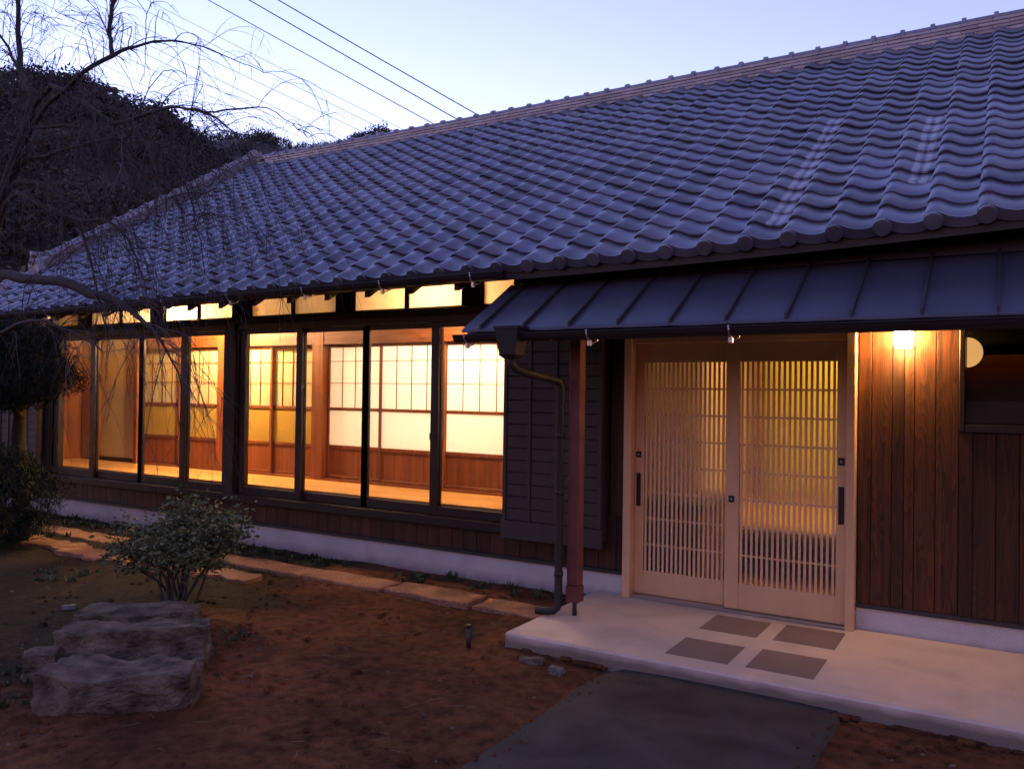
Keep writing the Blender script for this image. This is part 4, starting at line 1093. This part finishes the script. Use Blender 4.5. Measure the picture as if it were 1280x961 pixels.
# ------------------------------------------------------------------ bare weeping tree
def bare_tree():
    random.seed(77)
    b0 = Vector((-9.35, 4.3, -.1))
    t = empty("bare_tree", b0, label="leafless weeping tree with drooping twigs over the left windows", cat="tree")
    def A(pts_): return [at(x, y, Y) for x, y, Y in pts_]
    main = [b0, b0 + Vector((.05, 0, .9)), b0 + Vector((.15, -.05, 1.8)), b0 + Vector((.3, -.05, 2.5)), b0 + Vector((.55, 0, 3.1))]
    MB().tube(main, [.15, .13, .12, .10, .08], 10).build("trunk", M['bark'], t)
    fork = main[3]; top = main[4]
    limbs = [
        ([main[2] + Vector((0, 0, .5))] + A([(-20, 345, 4.3), (30, 348, 4.2), (75, 352, 4.15), (112, 366, 4.1), (135, 372, 4.08), (165, 390, 4.05), (190, 412, 4.0), (215, 450, 3.98), (232, 500, 3.97)]), [.06, .055, .05, .047, .043, .036, .022, .014, .008, .004]),
        ([top] + A([(40, 160, 4.25), (75, 118, 4.2), (106, 90, 4.15), (140, 69, 4.1), (170, 58, 4.05), (205, 52, 4.0), (240, 55, 3.95), (280, 70, 3.9), (312, 82, 3.88), (335, 92, 3.86)]), [.04, .027, .021, .019, .018, .011, .008, .006, .004, .003, .002]),
        (A([(140, 69, 4.1), (138, 50, 4.12), (138, 25, 4.14), (142, 0, 4.16), (148, -40, 4.2)]), [.022, .018, .016, .017, .010]),
        ([top] + A([(38, 135, 4.4), (27, 95, 4.45), (24, 55, 4.5), (22, 10, 4.5), (20, -40, 4.5)]), [.06, .035, .032, .028, .024, .02]),
        (A([(27, 95, 4.45), (10, 60, 4.5), (-10, 30, 4.5)]), [.02, .014, .01]),
        ([fork] + A([(45, 130, 4.3), (90, 122, 4.25), (120, 140, 4.2), (145, 155, 4.15), (175, 145, 4.1), (210, 135, 4.05), (245, 137, 4.0), (270, 148, 3.98), (290, 165, 3.95), (310, 195, 3.93), (330, 240, 3.92), (345, 285, 3.9)]), [.05, .028, .024, .02, .017, .014, .011, .009, .007, .005, .004, .003, .002]),
        ([fork] + A([(20, 215, 4.3), (60, 195, 4.25), (110, 180, 4.2), (150, 172, 4.15), (185, 178, 4.1), (215, 200, 4.05), (235, 240, 4.03), (250, 300, 4.0), (255, 350, 4.0)]), [.04, .022, .018, .015, .012, .010, .008, .006, .004, .002]),
        ([fork] + A([(10, 250, 4.25), (50, 255, 4.2), (100, 276, 4.15), (135, 276, 4.12), (160, 300, 4.1), (175, 335, 4.08), (185, 380, 4.05)]), [.045, .025, .022, .018, .014, .010, .007, .004]),
        ([fork] + A([(5, 240, 4.3), (60, 235, 4.28), (85, 262, 4.26), (105, 300, 4.25), (118, 350, 4.22), (130, 400, 4.2)]), [.05, .034, .028, .022, .015, .010, .006]),
        (A([(245, 137, 4.0), (270, 140, 3.95), (300, 135, 3.9), (335, 136, 3.88), (365, 155, 3.85), (385, 172, 3.82)]), [.009, .007, .006, .004, .003, .002]),
        (A([(40, 160, 4.25), (100, 160, 4.2), (150, 190, 4.15), (200, 225, 4.1), (225, 260, 4.08), (245, 330, 4.05)]), [.02, .014, .010, .007, .004, .002]),
        ([main[2] + Vector((0, 0, .3))] + A([(-10, 420, 4.2), (40, 400, 4.1), (90, 415, 4.05), (130, 440, 4.0)]), [.04, .02, .014, .008, .004]),
    ]
    def sm(pts_, rad, sub=3):
        P_ = [Vector(p) for p in pts_]; o = []; rr = []
        for i in range(len(P_) - 1):
            p0, p1, p2, p3 = P_[max(0, i - 1)], P_[i], P_[i + 1], P_[min(len(P_) - 1, i + 2)]
            for q in range(sub):
                u = q / sub
                o.append(.5 * ((2 * p1) + (p2 - p0) * u + (2 * p0 - 5 * p1 + 4 * p2 - p3) * u * u + (3 * p1 - p0 - 3 * p2 + p3) * u ** 3)); rr.append(rad[i] * (1 - u) + rad[i + 1] * u)
        o.append(P_[-1]); rr.append(rad[-1]); return o, rr
    allp = []
    for pts_, rad in limbs:
        o_, rr = sm(pts_, rad)
        o_ = [p + Vector((random.uniform(-1, 1), random.uniform(-1, 1), random.uniform(-1, 1))) * .008 for p in o_]
        MB().tube(o_, rr, 6, cap=False).build("branch", M['bark'], t)
        for i in range(1, len(o_)):
            allp.append((o_[i], (o_[i] - o_[i - 1]).normalized(), rr[i]))
    tw = MB(); sub = []
    def strand(p, d, L, r_, droop, n=9, depth=0):
        pts_ = [p]; d = d.normalized(); st_ = L / n
        for i in range(n):
            d = (d + Vector((random.uniform(-.16, .16), random.uniform(-.16, .16), random.uniform(-.12, .12) - droop * (i + 1) / n))).normalized()
            pts_.append(pts_[-1] + d * st_)
        tw.tube(pts_, [r_ * (1 - .8 * i / n) for i in range(n + 1)], 3, cap=False)
        if depth < 2:
            for q in range(random.randint(2, 4) if depth == 0 else random.randint(0, 2)):
                i = random.randint(1, n - 1); dd = (pts_[i + 1] - pts_[i]).normalized()
                d2 = (dd + Vector((random.uniform(-.8, .8), random.uniform(-.6, .6), random.uniform(-.3, .6)))).normalized()
                strand(pts_[i], d2, L * random.uniform(.25, .6), r_ * .6, droop * .9, 6, depth + 1)
    for (p, d, r_) in allp:
        x, y, w_ = proj(p)
        if r_ > .045 or not (-120 < x < 420) or (y < 150 and x > 190 and random.random() < .72): continue
        for q in range(2 if random.random() < .75 else 1):
            side = Vector((random.uniform(-.6, .9), random.uniform(-.5, .4), random.uniform(-.2, .8)))
            L = random.uniform(.35, 1.25) * (1 if y > 120 else .6)
            strand(p, d * .8 + side, L, max(.0028, min(.0055, r_ * .55)), random.uniform(.25, .65))
    # dense curtain of strands over the left gable
    for k in range(190):
        x = random.uniform(-20, 250); y = random.uniform(150, 350) if x < 130 else random.uniform(170, 300)
        p = at(x, y, random.uniform(3.9, 4.5))
        strand(p, Vector((random.uniform(.0, 1), random.uniform(-.3, .3), random.uniform(-.1, .7))), random.uniform(.5, 1.5), random.uniform(.0026, .0052), random.uniform(.4, .8))
    for k in range(70):
        p = at(random.uniform(-20, 100), random.uniform(-20, 130), random.uniform(4.0, 4.8))
        strand(p, Vector((random.uniform(-1, 1), random.uniform(-.3, .3), random.uniform(-.6, .8))), random.uniform(.3, .9), random.uniform(.002, .004), random.uniform(.0, .4))
    tw.build("twigs", M['twig'], t, kind='stuff')
bare_tree()

# ------------------------------------------------------------------ overhead cables
lines = [((270, 0), (540, 150), 16, .013, "lowest of the three thick black cables above the roof"), ((320, 0), (572, 146), 16, .016, "middle of the three thick black cables above the roof"), ((356, 0), (600, 142), 16, .016, "topmost of the three thick black cables above the roof"),
         ((168, 0), (430, 133), 30, .013, "thin wire above the hill, second below the three thick cables"), ((124, 0), (430, 148), 30, .013, "thin wire above the hill, third below the three thick cables"), ((89, 0), (420, 165), 30, .014, "thin wire above the hill, fourth below the three thick cables"),
         ((62, 0), (403, 168), 30, .014, "thin wire above the hill, second from the lowest"), ((47, 13), (383, 168), 30, .013, "thin wire above the hill, lowest of all"),
         ((100, 60), (300, 166), 34, .013, "short thin wire crossing behind the arching bare branch"), ((196, 0), (470, 140), 34, .013, "thin wire nearest below the three thick cables")]
for i, (a, b, Y, r_, lab) in enumerate(lines):
    p0, p1 = at(*a, Y), at(*b, Y + 3); d_ = p1 - p0; q0 = p0 - d_ * 2.2; q1 = p1 + d_ * 1.2; pts_ = []
    Lh = (q1 - q0).length
    for k in range(25):
        u = k / 24; s_ = .006 * Lh * (4 * (u - .5) ** 2 - 1 + .3); pts_.append(q0.lerp(q1, u) + Vector((0, 0, s_)))
    MB().tube(pts_, r_, 5, cap=False).build("power_cable", M['cable'], label=lab, cat="power cable", group="overhead power cables")

# ------------------------------------------------------------------ wooded hills
def hillcrest(px, pts_):
    xs_ = [p[0] for p in pts_]; ys_ = [p[1] for p in pts_]; return float(np.interp(px, xs_, ys_))
c1 = [(-500, 112), (-200, 122), (-60, 134), (0, 142), (60, 140), (110, 148), (160, 176), (205, 190), (228, 210), (250, 240), (300, 270), (350, 330), (420, 420), (520, 470)]
c2 = [(100, 210), (240, 192), (270, 192), (300, 188), (350, 202), (385, 206), (430, 196), (480, 188), (560, 196), (680, 205), (900, 240), (1200, 300), (1500, 360)]
def hdir(px):
    d_ = at(px, 480, 1.0) - CP; d_.z = 0; return d_.normalized(), 0
def hill(name, crest, dist, foot, back, pxs):
    rows = []; tops = []
    for px in pxs:
        d_, _ = hdir(px)
        # depth scale so that the crest projects on the line
        y = hillcrest(px, crest); ray_ = fwd * F + rt * (px - 640) - up * (y - 480.5); k = dist / math.hypot(ray_.x, ray_.y); pt = CP + ray_ * k; H = max(.5, pt.z + 2)
        col_ = []
        for u in np.linspace(0, 1, 26):
            rr = foot + (back - foot) * u; uc = (dist - foot) / (back - foot)
            h = (math.sin(math.pi / 2 * min(1, u / uc)) ** 1.15) if u <= uc else math.cos(math.pi / 2 * (u - uc) / (1 - uc)) ** .6
            q = CP + d_ * rr; z = -2.0 + H * h + mnoise.noise(Vector((q.x * .05, q.y * .05, 0))) * 2.0 * h * (1 if abs(u - uc) > .12 else .3)
            col_.append((q.x, q.y, z))
        rows.append(col_)
    P_ = np.array(rows)
    link(name, grid_mesh(name, P_, M['hill']), (0, 0, 0), kind='structure'); return P_
H1 = hill("hill", c1, 85, 32, 150, np.linspace(-500, 520, 60))
H2 = hill("hill", c2, 150, 70, 260, np.linspace(100, 1500, 60))
def crown_proto(k, bare):
    u = rng.normal(size=(k, 3)); u /= np.linalg.norm(u, axis=1)[:, None]; u[:, 2] = np.abs(u[:, 2]) * .9 - .25
    ph = rng.uniform(0, 6, 3)
    lump = 1 + .25 * np.sin(u[:, 0] * 5 + ph[0]) * np.sin(u[:, 1] * 5 + ph[1]) + .15 * np.sin(u[:, 2] * 8 + ph[2])
    c = u * (lump * rng.uniform(.5 if bare else .75, 1.05, k))[:, None]; a, b = rand_axes(k)
    if bare: a[:, 2] = np.abs(a[:, 2]) + .8; a /= np.linalg.norm(a, axis=1)[:, None]
    v = np.stack([c - a * .058, c + b * (.008 if bare else .034), c + a * .058, c - b * (.008 if bare else .034)], 1); return v
def woods(name, Hs, n, rmin, rmax, seed, material, bare, k):
    g = np.random.default_rng(seed); SH = []; protos = [crown_proto(k, bare) for _ in range(6)]; V_ = []
    for (P_, cnt, crestn) in Hs:
        a_, b_ = P_.shape[:2]
        for q in range(cnt):
            i = g.uniform(0, a_ - 1.01); j = g.uniform(.5, 13.5) if q > crestn else g.uniform(9.5, 13.0)
            i0, j0 = int(i), int(j); fi, fj = i - i0, j - j0
            p = P_[i0, j0] * (1 - fi) * (1 - fj) + P_[i0 + 1, j0] * fi * (1 - fj) + P_[i0, j0 + 1] * (1 - fi) * fj + P_[i0 + 1, j0 + 1] * fi * fj
            x, y, w_ = proj(p)
            if not (-60 < x < 640): continue
            r_ = g.uniform(rmin, rmax); v = protos[g.integers(6)] * r_ * np.array([1, 1, g.uniform(.8, 1.2)]); th_ = g.uniform(0, 6.28)
            cc, ss = math.cos(th_), math.sin(th_); v = np.stack([v[..., 0] * cc - v[..., 1] * ss, v[..., 0] * ss + v[..., 1] * cc, v[..., 2]], -1)
            V_.append(v + p + np.array([0, 0, r_ * .15])); t_ = g.uniform(-.6, 1.0); SH.append(np.tile(np.array([t_ * 1.1, t_, t_ * .9]), (v.shape[0] * 4, 1)))
    V_ = np.concatenate(V_).reshape(-1, 3); me_ = bpy.data.meshes.new(name); np_mesh(me_, V_, np.arange(len(V_)).reshape(-1, 4)); me_.materials.append(material); at2 = me_.attributes.new('shade', 'FLOAT_VECTOR', 'POINT'); at2.data.foreach_set('vector', np.concatenate(SH).astype(np.float32).ravel()); link(name, me_, (0, 0, 0), kind='stuff')
woods("evergreen_woods", [(H1, 520, 150), (H2, 900, 760)], 0, 1.6, 3.0, 5, M['crown'], False, 900)
woods("bare_woods", [(H1, 300, 30), (H2, 260, 160)], 0, 1.5, 2.6, 9, M['crown_bare'], True, 600)
